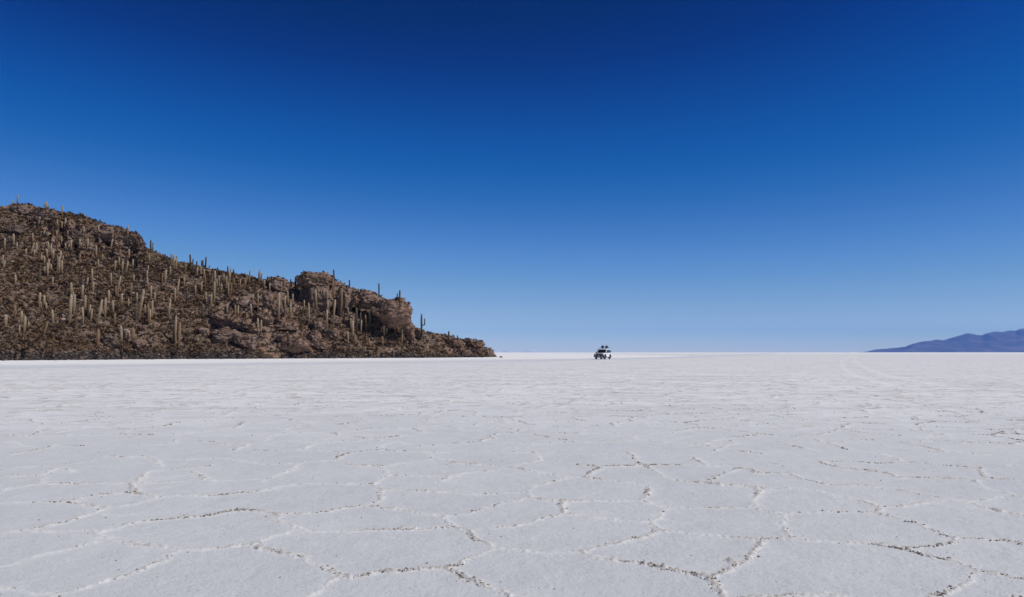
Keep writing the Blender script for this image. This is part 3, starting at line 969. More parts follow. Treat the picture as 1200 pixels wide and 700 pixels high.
# ------------------------------------------------------------------ cactuses
# photo x, top row, base row, form: s single, l leaning right, m leaning left, y forked, a one arm, b two arms, p close pair ; tone: (none) pale, d dark, o orange brown ; S skyline
CACTI = """20.5 228 240 s S|15 235 241 s S|45 242 249 s dS|54 236 247 b S|72.5 241 253 s S|101 252 262 s oS|44 254 268 l|66.5 257 267 a|76 255 270 y|97 265 279 a
79 270 278 s o|52 271 277 s|56 274 279 s|66 271 281 s|72.5 277 288 s|83 281 295 s|93 280 291 s|5 279 292 s|16 274 287 y|19.5 285 292 s
38 273 282 s|35 285 299 l|42.5 285 299 s|30.5 292 299 s|39.5 294 300 s|57.5 284 298 b|60.5 288 299 s|76.5 285 293 s|3 299 308 s|4.5 305 314 s
18 322 333 s|48.5 298 308 s|53 291 301 s o|55 292 303 s|62 293 305 s|52 300 311 s|57 304 316 s|56 308 326 a|60 310 319 s|66 301 320 l
70.5 294 312 b|69 303 321 s|72.5 305 322 s|46 315 331 s d|61 325 337 s|83 331 349 s|96.5 334 352 s|81.5 345 382 s|86.5 345 367 s|99 346 363 s
85 342 352 s|46 343 362 s|52 346 361 s|54.5 355 363 s|48 354 363 s o|93 297 310 s o|6 369 384 s|24.5 365 380 s|22.5 381 391 s|28 371 390 a
49.5 377 394 l o|62 363 379 s|77.5 368 379 s|17 358 374 s o|97.5 360 382 s|115.5 264 278 a|118 272 279 s|102.5 279 293 s|112.5 288 302 s|129 280 296 l
130 289 297 s|123.5 288 298 m|120 298 305 s|149.5 264 277 s S|148 268 274 s dS|151 292 306 s|174.5 299 308 s|177 281 294 p dS|179 286 297 s S|194 298 306 p dS
115.5 304 315 a|140 302 312 s|143.5 306 319 s|147 306 321 l|134.5 306 318 s|156 304 315 s|130.5 320 335 s|137 324 348 l|136 335 349 s o|156.5 322 331 s
172 317 329 s|173 325 337 s|173.5 311 319 s|153.5 332 349 s o|163.5 339 353 l|160.5 343 356 s|162 340 375 l|181.5 343 355 s|177 335 351 s|127 340 356 s
142.5 344 359 s|133 352 367 s|123.5 349 373 s|113 351 381 l|105 357 376 s|107.5 315 336 s|109 330 343 s|102 325 336 s|150 350 361 s|177.5 352 374 y
174 356 379 s o|170 357 367 s|195 316 329 s|193 318 331 s|199 312 323 s|190 320 333 s o|199 350 366 s|198 355 374 s|114.5 386 406 s o|142 382 402 s
155 384 404 s o|134 367 382 s o|106.5 362 378 s|159 355 376 s d|175 362 382 s|201 296 313 s S|204 298 316 p S|207 300 314 s oS|223 298 314 a dS|215.5 306 313 s dS
230 306 315 s dS|236.5 305 316 s dS|241 301 313 y dS|245.5 311 318 s dS|267 312 321 s dS|270 314 326 s|273.5 316 322 s dS|255 314 320 s dS|291.5 317 332 y S|206.5 327 347 s
205 337 357 s|215.5 324 336 s|229 334 346 s|219 337 352 s d|230 313 325 s|226 309 323 s d|217 309 320 s o|252 317 336 s|251 330 356 s|249 320 334 s
247 345 361 s|240.5 342 357 s|245 345 359 a|262 321 330 s|257.5 323 332 m|269 317 337 s|265.5 324 338 s|268 331 347 s|271 331 346 s o|274 326 336 s o
281.5 327 338 s|286.5 326 340 s o|288 322 334 s o|296.5 346 359 s|277.5 350 363 s|235 312 324 s|239 316 326 s|246 313 327 s o|236 330 344 s|240 322 334 s o
254 327 340 a|259 332 344 s|206 370 404 a|209.5 378 410 s o|203.5 382 402 s o|237 357 374 s d|245 357 372 s d|266 356 368 s|276 357 374 s o|279 358 374 y
230 360 372 s o|294.5 356 374 s|304.5 316 330 p|303 319 333 s o|313.5 324 331 s dS|310 328 339 s|332 328 335 s dS|340 327 337 p dS|346.5 324 342 s d|349 326 344 s
352.5 328 351 s|368 325 343 s|371 339 364 s|379 338 350 b|383.5 340 356 b|384 352 370 s|390 351 382 s|391.5 316 326 s dS|326.5 343 373 s|337.5 341 357 s
334 347 363 s|342.5 344 362 s|341 354 376 a|356 352 366 s|361.5 355 380 s|365 340 348 s|302 344 358 s|399 338 371 s o|390 326 346 s o|376 345 352 s
316 332 342 s|329 330 339 s|342 375 391 s o|358 382 391 s o|302.5 373 391 s|306 375 391 s|383 363 384 s|409.5 328 336 s dS|444 332 345 s dS|468 340 355 a dS
494.5 368 393 a d|408 361 367 s|418 360 392 a d|432.5 364 390 s d|429 369 389 s o|423 375 390 s|414 370 386 s|411 373 386 s|450 381 396 b|463 371 394 s o
469 380 394 s|473 381 397 s o|471 385 402 s|400.5 338 367 s|408 388 403 s|413 376 402 s|416.5 391 405 s o|432.5 397 406 s o|448.5 394 407 s o|440 386 393 s d
525.5 388 406 s d|536 393 401 s d"""


def column(bm, path, rad, seg=18):
    """a ribbed, round-topped column along path points with radii"""
    rings = []
    n = len(path)
    for i, (p, r) in enumerate(zip(path, rad)):
        t = (path[min(i + 1, n - 1)] - path[max(i - 1, 0)]).normalized()
        x = t.cross(Vector((0, 1, 0.13))).normalized()
        y = t.cross(x)
        ring = []
        for k in range(seg):
            a = 2 * math.pi * k / seg
            rr = r * (1.0 if k % 2 else .78)
            ring.append(bm.verts.new(p + x * rr * math.cos(a) + y * rr * math.sin(a)))
        rings.append(ring)
    for a, b in zip(rings, rings[1:]):
        for k in range(seg):
            bm.faces.new((a[k], a[(k + 1) % seg], b[(k + 1) % seg], b[k]))
    tip = bm.verts.new(path[-1] + (path[-1] - path[-2]).normalized() * rad[-1] * .5)
    for k in range(seg):
        bm.faces.new((rings[-1][k], rings[-1][(k + 1) % seg], tip))
    bm.faces.new(rings[0][::-1])


def stem_mesh(name, mat, base, dirv, H, r, curve=.04, sub=False):
    n = 13
    bend = Vector((random.uniform(-curve, curve), random.uniform(-curve, curve), 0)) * H
    wob = [random.uniform(.92, 1.08) for _ in range(n)]
    path, rad = [], []
    for i in range(n):
        t = i / (n - 1)
        path.append(base + dirv * (H * t) + bend * (t * t - t))
        k = (.78 + .3 * min(1, t * 2.2)) if not sub else (.85 + .2 * t)
        if t > .86:
            k *= math.sqrt(max(.1, 1 - ((t - .86) / .155) ** 2))
        rad.append(r * k * wob[i])
    bm = bmesh.new()
    column(bm, path, rad)
    me = bpy.data.meshes.new(name)
    bm.to_mesh(me)
    bm.free()
    me.materials.append(mat)
    return me, path


def arm_mesh(mat, at, side, up, r, out):
    path, rad = [], []
    o = Vector((side * out, random.uniform(-.25, .25) * out, 0))
    for i in range(10):
        t = i / 9
        if t < .35:
            a = t / .35 * math.pi / 2
            p = at + o * math.sin(a) + Vector((0, 0, .25 * out * (1 - math.cos(a))))
        else:
            p = at + o + Vector((0, 0, .25 * out + up * (t - .35) / .65))
        path.append(p)
        rad.append(r * (.75 + .25 * min(1, t * 3)) * (1 if t < .95 else .6))
    bm = bmesh.new()
    column(bm, path, rad, 14)
    me = bpy.data.meshes.new('arm')
    bm.to_mesh(me)
    bm.free()
    me.materials.append(mat)
    return me


def zone_of(px, yb, sky):
    """(key, level words, place words)"""
    if sky:
        for lim, ph in ((28, 'on the summit crag'), (60, 'just right of the summit crag'), (165, 'on the long summit cliff'), (187, "at the summit cliff's right end"),
                        (212, 'in the first dip after the summit cliff'), (250, 'on the ridge right of the summit cliff'), (300, 'on the ridge left of the rock knoll'),
                        (345, 'beside the rock knoll'), (400, 'on the flat-topped caprock'), (425, 'between the flat-topped caprock and bulging outcrop'), (600, 'on the bulging outcrop')):
            if px < lim:
                return ph, 'against the sky', ph
    top = float(np.interp(px, SKY[:, 0], SKY[:, 1])); bot = float(np.interp(px, SHORE[:, 0], SHORE[:, 1]))
    f = (bot - yb) / (bot - top)
    lv = 'near the shore' if f < .28 else 'on the lower slope' if f < .46 else 'on the mid slope' if f < .64 else 'on the upper slope' if f < .82 else 'just under the skyline'
    for lim, ph in ((34, 'below the summit crag'), (64, 'right of the summit crag'), (90, 'below the long cliff'), (118, 'below the middle cliff'), (150, 'below the right cliff'),
                    (182, 'below the cliff end'), (212, 'right of the cliff'), (243, 'half way along the ridge'), (262, 'above the humped outcrop'), (292, 'left of the pinkish crag'),
                    (318, 'beside the pinkish crag'), (346, 'below the rock knoll'), (376, 'before the flat-topped caprock'), (404, 'below the caprock shoulder'),
                    (426, 'left of the bulging outcrop'), (455, 'in the bulging outcrop hollow'), (485, 'before the bulging outcrop'), (510, 'right of the bulging outcrop'), (600, 'near the island tip')):
        if px < lim:
            return lv + ph, lv, ph


ORD = ['', 'second', 'third', 'fourth', 'fifth', 'sixth', 'seventh', 'eighth', 'ninth', 'tenth', 'eleventh', 'twelfth', 'thirteenth', 'fourteenth', 'fifteenth']
NUM = ['', 'one', 'two', 'three', 'four', 'five', 'six', 'seven', 'eight', 'nine', 'ten', 'eleven', 'twelve', 'thirteen', 'fourteen', 'fifteen', 'sixteen']


def cactuses():
    recs = []
    for it in CACTI.replace('\n', '|').split('|'):
        f = it.split()
        px, yt, yb = (float(a) for a in f[:3])
        form = f[3]
        tone = f[4] if len(f) > 4 else ''
        sky = 'S' in tone
        p, miss = hit(px, yb, bvh_all)
        d = depth_of(p)
        yh = float(project(tuple(p))[1])
        H = max(1.3, (yh - yt) * d / F)
        mat = CACTD if 'd' in tone else CACTB if 'o' in tone else CACT
        r = min(.23, .125 + .017 * H) * random.uniform(.88, 1.15)
        if px in (114.5, 142, 155, 6): r *= 1.25
        base = p - Vector((0, 0, .35))
        H += .35
        lean = {'l': .16, 'm': -.13}.get(form, random.gauss(0, .035))
        if H < 3 and form == 'l': lean = .3
        dirv = Vector((lean, random.uniform(-.04, .04), 1))
        z = Vector((0, 0, 0))
        me, path = stem_mesh('cactus', mat, z, dirv, H / 1.0, r, curve=.07)
        o = link('cactus', me)
        o.location = base
        kids = []
        if form in 'ab':
            s0 = random.choice((-1, 1))
            for q in range(1 if form == 'a' else 2):
                at = path[random.choice((5, 6))]
                kids.append(arm_mesh(mat, at, s0 if q == 0 else -s0, H * random.uniform(.22, .34), r * .72, max(.38, H * .10) + r))
        elif form == 'y':
            s0 = random.choice((-1, 1))
            kids.append(arm_mesh(mat, path[3], -1, H * .42, r * .85, max(.5, H * .14) + r))
        elif form == 'p':
            kids.append(stem_mesh('arm', mat, Vector((r * 1.7, .1, 0)), Vector((.05, 0, 1)), H * .78, r * .85)[0])
        for k in kids:
            link('arm', k, o)
        zk, lv, ph = zone_of(px, yb, sky)
        recs.append(dict(o=o, px=px, H=H - .35, form=form, tone=tone.replace('S', ''), zk=zk, lv=lv, ph=ph, yb=yb))
    FORM = {'s': '', 'l': 'right-leaning', 'm': 'left-leaning', 'y': 'forked', 'a': 'one-armed', 'b': 'two-armed', 'p': 'twin-stemmed'}
    TONE = {'': 'pale', 'd': 'dark', 'o': 'brownish'}
    zones = {}
    for r_ in recs:
        zones.setdefault(r_['zk'], []).append(r_)
    import os
    if os.environ.get('ZDBG'): print('ZONES', sorted((len(v), k) for k, v in zones.items()), flush=True)
    for z in zones.values():
        z.sort(key=lambda r_: r_['px'])
        for i, r_ in enumerate(z):
            n = len(z)
            size = 'tall ' if r_['H'] > 4.3 else 'short ' if r_['H'] < 2.3 else ''
            lab = (size + TONE[r_['tone']] + ' ' + FORM[r_['form']]).strip() + ' cactus ' + r_['lv'] + ' ' + r_['ph']
            same = [q for q in z if (q['form'], q['tone']) == (r_['form'], r_['tone'])]
            if n > 1 and (len(same) > 1 or r_['form'] == 's'):
                pos = 'leftmost' if i == 0 else 'rightmost' if i == n - 1 else ORD[i] + ' from left'
                lab += ', ' + pos + ' of ' + NUM[n]
                w_ = lab.split()
                while len(w_) > 16:
                    if w_[-2] == 'of': w_ = w_[:-2]
                    elif w_[0] in ('tall', 'short'): w_ = w_[1:]
                    else: w_.remove('the')
                lab = ' '.join(w_)
            tag(r_['o'], lab, 'cactus', 'columnar cactuses on the island')


cactuses()

# ------------------------------------------------------------------ the off-road car
WHITE = plain('white_car_paint', (.84, .84, .83), .28, Coat_Weight=.5)
BLACK = plain('black_plastic', (.022, .023, .025), .55)
RUBBER = plain('tyre_rubber', (.03, .03, .03), .85)
GLASS = plain('dark_car_glass', (.012, .016, .02), .06, Specular_IOR_Level=.6)
METAL = plain('grey_metal', (.34, .34, .35), .35, Metallic=.8)
CHROME = plain('lamp_lens', (.75, .77, .8), .12, Metallic=.4)
AMBER = plain('amber_lens', (.55, .2, .03), .25)
RED = plain('red_lens', (.4, .02, .02), .25)
NAVY = plain('navy_tarpaulin', (.018, .026, .06), .6)
DUST = plain('salt_caked_steel', (.42, .42, .41), .8)


def bm_box(bm, x0, x1, y0, y1, z0, z1, bev=.0, seg=2, M=None):
    r = bmesh.ops.create_cube(bm, size=1)
    vs = r['verts']
    for v in vs:
        v.co = Vector(((x0 + x1) / 2 + v.co.x * (x1 - x0), (y0 + y1) / 2 + v.co.y * (y1 - y0), (z0 + z1) / 2 + v.co.z * (z1 - z0)))
    if M is not None:
        for v in vs: v.co = M @ v.co
    if bev:
        es = list({e for v in vs for e in v.link_edges})
        bmesh.ops.bevel(bm, geom=es, offset=bev, segments=seg, affect='EDGES', profile=.6)


def bm_prism(bm, prof, w0, w1=None, top=None):
    """side profile (y,z) list swept over x; where z is above `top[0]` the half width narrows towards top[1]"""
    def hw(z):
        if top and z > top[0]:
            return w0 - (w0 - top[2]) * (z - top[0]) / (top[1] - top[0])
        return w0
    a = [bm.verts.new((-hw(z), y, z)) for y, z in prof]
    b = [bm.verts.new((hw(z), y, z)) for y, z in prof]
    n = len(prof)
    bm.faces.new(a[::-1])
    bm.faces.new(b)
    for i in range(n):
        bm.faces.new((a[i], a[(i + 1) % n], b[(i + 1) % n], b[i]))


def bm_tube(bm, pts, r, seg=8):
    pts = [Vector(p) for p in pts]
    rings = []
    for i, p in enumerate(pts):
        t = (pts[min(i + 1, len(pts) - 1)] - pts[max(i - 1, 0)]).normalized()
        ref = Vector((0, 0, 1)) if abs(t.z) < .9 else Vector((1, 0, 0))
        x = t.cross(ref).normalized()
        y = t.cross(x)
        rings.append([bm.verts.new(p + (x * math.cos(2 * math.pi * k / seg) + y * math.sin(2 * math.pi * k / seg)) * r) for k in range(seg)])
    for a, b in zip(rings, rings[1:]):
        for k in range(seg):
            bm.faces.new((a[k], a[(k + 1) % seg], b[(k + 1) % seg], b[k]))
    bm.faces.new(rings[0][::-1]); bm.faces.new(rings[-1])


def bm_lathe_x(bm, prof, cx, cy, cz, seg=28):
    """prof: (x, r) swept round the x axis"""
    rings = []
    for x, r in prof:
        rings.append([bm.verts.new((cx + x, cy + r * math.cos(2 * math.pi * k / seg), cz + r * math.sin(2 * math.pi * k / seg))) for k in range(seg)])
    for a, b in zip(rings, rings[1:]):
        for k in range(seg):
            bm.faces.new((a[k], a[(k + 1) % seg], b[(k + 1) % seg], b[k]))
    bm.faces.new(rings[0][::-1]); bm.faces.new(rings[-1])


def part(name, mat, parent, fn, bevel=0.0, smooth_=False):
    bm = bmesh.new()
    fn(bm)
    if bevel:
        bmesh.ops.bevel(bm, geom=[e for e in bm.edges if e.calc_face_angle(0) > .35], offset=bevel, segments=2, affect='EDGES', profile=.6)
    bmesh.ops.recalc_face_normals(bm, faces=bm.faces)
    me = bpy.data.meshes.new(name)
    bm.to_mesh(me)
    bm.free()
    if smooth_:
        for f in me.polygons: f.use_smooth = True
    me.materials.append(mat)
    return link(name, me, parent)


def quad_slab(bm, pts, th, nrm):
    n = Vector(nrm).normalized() * th
    a = [bm.verts.new(Vector(p)) for p in pts]
    b = [bm.verts.new(Vector(p) + n) for p in pts]
    k = len(pts)
    bm.faces.new(a[::-1]); bm.faces.new(b)
    for i in range(k):
        bm.faces.new((a[i], a[(i + 1) % k], b[(i + 1) % k], b[i]))


def build_car():
    # local axes: front is -y, x across; z up
    root = bpy.data.objects.new('off_road_car', None)
    COL.objects.link(root)
    g = on_ground(706.6, 421.2)
    root.location = (g.x, g.y, .004)
    root.rotation_euler = (0, 0, math.radians(-25))
    tag(root, 'white off-road car with a loaded roof rack driving on the salt flat', 'car')
    hw = .92
    # lower body with wheel cut-outs in the side profile
    def arch(cy, r, z0):
        return [(cy + r * math.cos(a), .40 + r * math.sin(a)) for a in np.linspace(0, math.pi, 9)]
    lower = [(2.25, .46), (2.32, .62), (2.34, 1.12), (-.62, 1.14), (-.95, 1.13), (-1.6, 1.12), (-2.1, 1.05), (-2.22, .98), (-2.26, .60), (-2.22, .5)]
    bot = [(y, z) for y, z in ([(-1.90, .47)] + [(-1.45 - .46 * math.cos(a), .42 + .46 * math.sin(a)) for a in np.linspace(.12, math.pi - .12, 9)] + [(-.98, .42)]
                               + [(.95, .42)] + [(1.40 - .46 * math.cos(a), .42 + .46 * math.sin(a)) for a in np.linspace(.12, math.pi - .12, 9)] + [(1.88, .47)])]
    body = part('body', WHITE, root, lambda bm: bm_prism(bm, lower + bot, hw, top=(1.0, 1.14, .89)), .025)
    cabin = [(2.31, 1.13), (2.20, 1.80), (2.05, 1.87), (-.05, 1.88), (-.25, 1.83), (-.86, 1.13)]
    part('cabin', WHITE, root, lambda bm: bm_prism(bm, cabin, .885, top=(1.13, 1.88, .74)), .035)
    part('chassis', BLACK, root, lambda bm: bm_box(bm, -.62, .62, -2.0, 2.1, .30, .62, .03))
    part('bonnet', WHITE, root, lambda bm: bm_prism(bm, [(-.90, 1.135), (-.95, 1.165), (-1.6, 1.155), (-2.12, 1.09), (-2.16, 1.05)], .74), .012)
    # glass
    def sx(z): return .885 - (.885 - .74) * (z - 1.13) / .75
    def wsy(z): return -.86 + (z - 1.13) / .70 * .61
    n = Vector((0, -.75, .66))
    ws = part('windscreen', GLASS, root, lambda bm: quad_slab(bm, [(-sx(1.19) + .07, wsy(1.19), 1.19), (sx(1.19) - .07, wsy(1.19), 1.19), (sx(1.78) - .06, wsy(1.78), 1.78), (-sx(1.78) + .06, wsy(1.78), 1.78)], .02, n))
    part('wiper', BLACK, ws, lambda bm: bm_tube(bm, [(-.5, wsy(1.18) - .035, 1.2), (.05, wsy(1.3) - .035, 1.3)], .012, 6))
    part('rear_window', GLASS, root, lambda bm: quad_slab(bm, [(-.74, 2.31, 1.22), (.74, 2.31, 1.22), (.66, 2.225, 1.74), (-.66, 2.225, 1.74)], .02, (0, .98, .18)))
    for s in (-1, 1):
        for (ya, yb, yc, yd) in ((-.62, .30, .30, -.16), (.38, 1.18, 1.18, .38), (1.26, 2.16, 2.08, 1.26)):
            def win(bm, s=s, ya=ya, yb=yb, yc=yc, yd=yd):
                p = [(s * sx(1.2), ya, 1.2), (s * sx(1.2), yb, 1.2), (s * sx(1.74), yc, 1.74), (s * sx(1.74), yd, 1.74)]
                quad_slab(bm, p if s > 0 else p[::-1], .012, (s, 0, .19))
            part('side_window', GLASS, root, win)
        for (ya, yb) in ((-.82, .33), (.36, 1.2)):
            d = part('door', WHITE, root, lambda bm, s=s, ya=ya, yb=yb: bm_box(bm, *sorted((s * .90, s * .935)), max(ya, -.9), yb if yb < 1 else .98, .52, 1.05, .012))
            part('handle', BLACK, d, lambda bm, s=s, yb=yb: bm_box(bm, *sorted((s * .935, s * .96)), min(yb, .98) - .26, min(yb, .98) - .08, .93, .965, .008))
        part('sill_step', BLACK, root, lambda bm, s=s: bm_box(bm, *sorted((s * .84, s * 1.0)), -.92, .90, .34, .42, .02))
        for cy in (-1.45, 1.40):
            def flare(bm, s=s, cy=cy):
                a = np.linspace(-.05, math.pi + .05, 14)
                prev = None
                for t in a:
                    ri, ro = .45, .55
                    q = [bm.verts.new((s * x, cy - r * math.cos(t), .42 + r * math.sin(t))) for x, r in ((.88, ri), (.985, ri), (.985, ro - .04), (.90, ro))]
                    if prev:
                        for k in range(4):
                            bm.faces.new((prev[k], prev[(k + 1) % 4], q[(k + 1) % 4], q[k]))
                    else:
                        bm.faces.new(q)
                    prev = q
                bm.faces.new(prev[::-1])
            part('wheel_arch', BLACK, root, flare)
            R = .40
            w = part('wheel', RUBBER, root, lambda bm, s=s, cy=cy: bm_lathe_x(bm, [(-.13, .25), (-.135, .34), (-.11, .385), (-.06, .40), (.06, .40), (.11, .385), (.135, .34), (.13, .25)], s * .80, cy, R), smooth_=False)
            part('rim', METAL, w, lambda bm, s=s, cy=cy: bm_lathe_x(bm, [(s * .02, .24), (s * .11, .245), (s * .115, .215), (s * .07, .19), (s * .065, .09), (s * .11, .075), (s * .115, .02)], s * .80, cy, R))
        # lamps and mirrors
        h = part('headlight', CHROME, root, lambda bm, s=s: bm_box(bm, *sorted((s * .54, s * .80)), -2.275, -2.20, .80, .95, .02))
        part('turn_signal', AMBER, root, lambda bm, s=s: bm_box(bm, *sorted((s * .81, s * .915)), -2.262, -2.12, .81, .94, .015))
        part('tail_light', RED, root, lambda bm, s=s: bm_box(bm, *sorted((s * .76, s * .90)), 2.32, 2.365, .78, 1.02, .012))
        m = part('mirror', BLACK, root, lambda bm, s=s: (bm_box(bm, *sorted((s * .98, s * 1.16)), -.66, -.56, 1.16, 1.36, .03), bm_tube(bm, [(s * .86, -.6, 1.18), (s * 1.02, -.61, 1.22)], .025)))
        part('snorkel' if s < 0 else 'aerial', BLACK, root, (lambda bm: bm_tube(bm, [(-.88, -1.1, 1.12), (-.90, -.78, 1.22), (-.83, -.28, 1.80), (-.83, -.30, 1.98)], .035)) if s < 0
             else (lambda bm: bm_tube(bm, [(.80, -1.0, 1.14), (.82, -.96, 2.0)], .008, 6)))
    # front end
    part('grille', BLACK, root, lambda bm: [bm_box(bm, -.52, .52, -2.285, -2.22, .78, .97, .015)] + [bm_box(bm, -.5, .5, -2.30, -2.28, z, z + .015) for z in (.82, .86, .90, .94)])
    part('front_bumper', BLACK, root, lambda bm: bm_box(bm, -.96, .96, -2.46, -2.15, .44, .74, .05, 3))
    part('rear_bumper', BLACK, root, lambda bm: bm_box(bm, -.93, .93, 2.28, 2.48, .46, .66, .04, 3))
    part('skid_plate', DUST, root, lambda bm: bm_box(bm, -.5, .5, -2.40, -1.9, .33, .44, .03))
    part('bull_bar', BLACK, root, lambda bm: [bm_tube(bm, [(-.72, -2.44, .62), (-.72, -2.50, .98), (-.55, -2.50, 1.06), (.55, -2.50, 1.06), (.72, -2.50, .98), (.72, -2.44, .62)], .038),
                                             bm_tube(bm, [(-.72, -2.49, .86), (.72, -2.49, .86)], .028), bm_tube(bm, [(-.3, -2.48, .68), (-.3, -2.50, 1.05)], .028), bm_tube(bm, [(.3, -2.48, .68), (.3, -2.50, 1.05)], .028)])
    for s in (-1, 1):
        part('fog_lamp', CHROME, root, lambda bm, s=s: bm_box(bm, *sorted((s * .58, s * .76)), -2.475, -2.44, .52, .63, .015))
    part('number_plate', plain('plate_white', (.6, .6, .6), .5), root, lambda bm: bm_box(bm, -.24, .24, -2.476, -2.462, .55, .66, .004))
    part('spare_wheel', RUBBER, root, lambda bm: [bm.verts.ensure_lookup_table(), bm_lathe_x(bm, [(-.13, .2), (-.13, .34), (-.06, .38), (.06, .38), (.13, .34), (.13, .2)], 0, 0, 0),
                                                 [setattr(v, 'co', Vector((v.co.y + .2, v.co.x + 2.50, v.co.z + 1.0))) for v in bm.verts]])
    # roof rack
    def rack(bm):
        x, y0, y1, z = .70, .02, 1.98, 1.98
        for zz in (z, z + .16):
            bm_tube(bm, [(-x, y0, zz), (x, y0, zz), (x, y1, zz), (-x, y1, zz), (-x, y0, zz)], .018, 6)
        for yy in np.linspace(y0, y1, 8):
            bm_tube(bm, [(-x, yy, z), (x, yy, z)], .012, 6)
            for s in (-1, 1):
                bm_tube(bm, [(s * x, yy, z), (s * x, yy, z + .16)], .012, 6)
        for yy in (.2, 1.0, 1.8):
            for s in (-1, 1):
                bm_tube(bm, [(s * .70, yy, 1.86), (s * .70, yy, z)], .02, 6)
    part('roof_rack', METAL, root, rack)
    # loads on the rack: things of their own
    Mw = Matrix.Translation(root.location) @ Matrix.Rotation(math.radians(-25), 4, 'Z')
    def bundle(name, label, lx, ly, sx_, sy_, sz_, seed, rot):
        V, Fc = rock_shape(seed, 4, facets=10, rough=.05)
        V = np.sign(V) * np.abs(V) ** .72
        V = V / np.abs(V).max(0) * np.array([sx_, sy_, sz_])
        V[:, 2] -= .03 * np.abs(np.sin(V[:, 1] * 9))
        V[:, 2] -= V[:, 2].min()
        me = mesh_np(name, V, Fc, NAVY)
        o = link(name, me)
        o.matrix_world = Mw @ Matrix.Translation((lx, ly, 1.998)) @ Matrix.Rotation(rot, 4, 'Z')
        tag(o, label, 'luggage', 'luggage on the roof rack')
        for yy in (-sy_ * .45, sy_ * .45):
            a = [(sx_ * 1.0 * math.cos(t), yy, sz_ + sz_ * 1.0 * math.sin(t)) for t in np.linspace(0, 2 * math.pi, 25)]
            a = [(math.copysign(abs(x / sx_) ** .6, x) * sx_ * .98, y, sz_ + math.copysign(abs((z - sz_) / sz_) ** .6, z - sz_) * sz_ * .98) for x, y, z in a]
            part('strap', METAL, o, lambda bm, a=a: bm_tube(bm, a, .012, 5))
    bundle('luggage_bundle', 'dark navy luggage bundle on the roof rack, above the windscreen', -.27, .70, .25, .32, .25, 901, .06)
    bundle('luggage_bundle', 'dark navy luggage bundle on the roof rack, above the side windows', .36, 1.10, .23, .30, .24, 902, -.05)
    return root


build_car()

# ------------------------------------------------------------------ far mountains
def mountains():
    sk = np.array([(1006, 413.0), (1014, 412.4), (1019, 411.2), (1026, 409.6), (1040, 408.4), (1060, 406.6), (1068, 403.5), (1083, 400.6), (1090, 400.7), (1097, 399.2), (1105, 399.6), (1117, 396.2),
                   (1130, 392.4), (1135, 391.8), (1142, 393), (1150, 394), (1157, 391.5), (1165, 390), (1175, 390.5), (1185, 388.6), (1190, 388.8), (1195, 386), (1202, 385),
                   (1240, 382), (1290, 381.5), (1340, 383), (1420, 389), (1500, 396), (1600, 413)], float)
    px = np.arange(1005, 1600, 1.0)
    e = np.interp(px, sk[:, 0], [y_to_slope(y) for y in sk[:, 1]])
    nt = 70
    tt = np.linspace(0, 1.8, nt)
    T, PX = np.meshgrid(tt, px, indexing='ij')
    Dn, Dc = 21000.0, 23500.0
    Zc = np.maximum(EYE + np.broadcast_to(e, T.shape) * Dc, 0)
    Y = Dn + (Dc - Dn) * T
    S = np.where(T < 1, T ** 1.25, np.clip(1 - (T - 1) / .8, 0, 1))
    Z = Zc * S
    X = (PX - 600) / F * Y
    P = np.stack([X, Y, Z], -1)
    n = fbm(P / np.array([1100., 2600., 900.]), 4, 91, ridged=True)
    Z = Z + n * np.clip(Zc, 0, 400) * .55 * np.clip(T, 0, 1) * (1 - .8 * smooth(.75, 1, T)) * smooth(1.8, 1.1, T)
    Z = np.where(T <= 0, -20, Z)
    P[..., 2] = Z
    N = NT('bare_mountain')
    co = N.coord()
    c = N.ramps(N.noise(co, .0016, 8, .65), [(.36, (.03, .026, .026)), (.5, (.065, .052, .047)), (.62, (.14, .11, .10))])
    m = N.bsdf(c, .95)
    me = mesh_np('mountains', P.reshape(-1, 3), grid_faces(nt, len(px)), m)
    tag(link('mountains', me), 'far blue mountains on the horizon', None, kind='structure')
    # very far snowy peaks just showing over the horizon beside the island tip
    px = np.arange(570, 640, .5)
    k = np.maximum(.0, np.maximum(2.4 * np.exp(-((px - 596) / 6.5) ** 2), 2.0 * np.exp(-((px - 622) / 9) ** 2)) + .35 * np.array([float(vnoise(np.array([q / 3.1, .5, .5]), 3)) for q in px])) * smooth(570, 582, px) * smooth(640, 632, px)
    rows = []
    for t in np.linspace(0, 2, 21):
        Yr = 28200 + 1200 * t
        zz = k * (1 - abs(t - 1)) * Yr / F * (1 + .2 * vnoise2(px / 2.0, px * 0 + t * 3, 4))
        rows.append(np.stack([(px - 600) / F * Yr, np.full_like(px, Yr), zz - 3], -1))
    N = NT('snowy_peak')
    m = N.bsdf(N.ramps(N.noise(N.coord(), .002, 5), [(.4, (.6, .58, .6)), (.6, (.8, .8, .82))]), .9)
    me = mesh_np('snowy_mountains', np.stack(rows).reshape(-1, 3), grid_faces(21, len(px)), m)
    tag(link('snowy_mountains', me), 'faint snowy mountains low on the horizon', None, kind='structure')


mountains()

# ------------------------------------------------------------------ air, sky, sun
def haze():
    bm = bmesh.new()
    bm_box(bm, -31000, 31000, -31000, 31000, -25, 860)
    me = bpy.data.meshes.new('haze')
    bm.to_mesh(me)
    bm.free()
    N = NT('haze')
    v = N.n('ShaderNodeVolumePrincipled')
    v.inputs['Color'].default_value = HAZE_COL
    v.inputs['Density'].default_value = HAZE_DENS
    v.inputs['Anisotropy'].default_value = 0.0
    N.l(v.outputs[0], N.out.inputs['Volume'])
    me.materials.append(N.m)
    tag(link('haze', me), 'thin blue air between here and the mountains', 'haze', kind='stuff')


HAZE_COL = (.16, .38, 1.0, 1)
HAZE_DENS = 2.3e-5
haze()

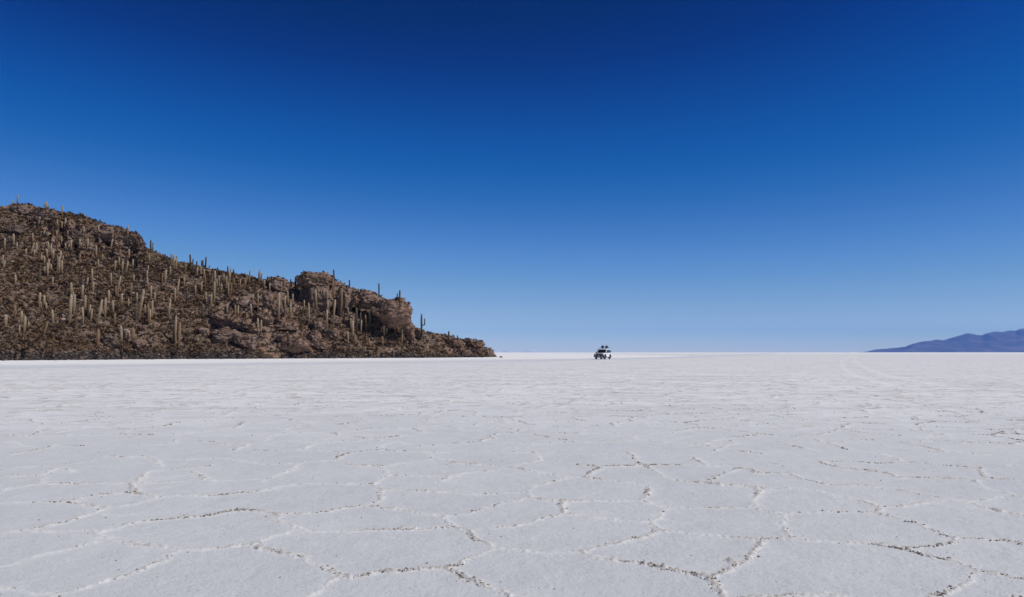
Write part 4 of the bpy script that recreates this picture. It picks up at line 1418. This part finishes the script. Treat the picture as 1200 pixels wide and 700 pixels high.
ELEV, AZ = math.radians(49), math.radians(110)      # azimuth clockwise from straight ahead: the sun stands to the right
sv = Vector((math.sin(AZ) * math.cos(ELEV), math.cos(AZ) * math.cos(ELEV), math.sin(ELEV)))
sd = bpy.data.lights.new('sun', 'SUN')
sd.energy = 3.7
sd.angle = math.radians(.53)
sd.color = (1.0, .95, .88)
so = bpy.data.objects.new('sun', sd)
so.rotation_euler = (-sv).to_track_quat('-Z', 'Y').to_euler()
COL.objects.link(so)

w = bpy.data.worlds.new("World")
scene.world = w
w.use_nodes = True
nt = w.node_tree
bg = nt.nodes['Background']
sk = nt.nodes.new('ShaderNodeTexSky')
sk.sky_type = 'NISHITA'
sk.sun_disc = False
sk.sun_elevation = ELEV
sk.sun_rotation = AZ
sk.altitude = 3650
sk.air_density = 1.0
sk.dust_density = 0.2
sk.ozone_density = 3.0
# high-altitude deep blue: the clear sky's contrast raised per channel
SKS = .08
m1 = nt.nodes.new('ShaderNodeVectorMath'); m1.operation = 'SCALE'; m1.inputs['Scale'].default_value = SKS
cv = nt.nodes.new('ShaderNodeRGBCurve')
for ch, pts in enumerate((((0, 0), (.085, .0003), (.098, .003), (.111, .0112), (.1374, .044), (.1833, .105), (.252, .2025), (.3464, .345), (.42, .45), (.505, .60), (1, .9)),
                          ((0, 0), (.095, .013), (.1221, .0264), (.1328, .0393), (.1471, .0595), (.1667, .0863), (.1947, .121), (.2367, .177), (.304, .272), (.3905, .3785), (.483, .505), (.5796, .675), (1, .95)),
                          ((0, 0), (.20, .10), (.2456, .187), (.2637, .237), (.2871, .295), (.3178, .357), (.3587, .415), (.4133, .49), (.4836, .576), (.5352, .59), (.5666, .615), (1, 1)))):
    c = cv.mapping.curves[ch]
    while len(c.points) < len(pts):
        c.points.new(.5, .5)
    for p, (x, y) in zip(c.points, pts):
        p.location = (x, y)
cv.mapping.update()
m2 = nt.nodes.new('ShaderNodeVectorMath'); m2.operation = 'SCALE'; m2.inputs['Scale'].default_value = 1 / SKS
nt.links.new(sk.outputs[0], m1.inputs[0])
nt.links.new(m1.outputs[0], cv.inputs['Color'])
nt.links.new(cv.outputs[0], m2.inputs[0])
nt.links.new(m2.outputs[0], bg.inputs[0])
bg.inputs[1].default_value = SKS

scene.view_settings.view_transform = 'Standard'
scene.view_settings.look = 'None'
scene.view_settings.gamma = 1
scene.view_settings.use_curve_mapping = False
scene.view_settings.exposure = 0.0
scene.cycles.volume_bounces = 1
scene.cycles.max_bounces = 6
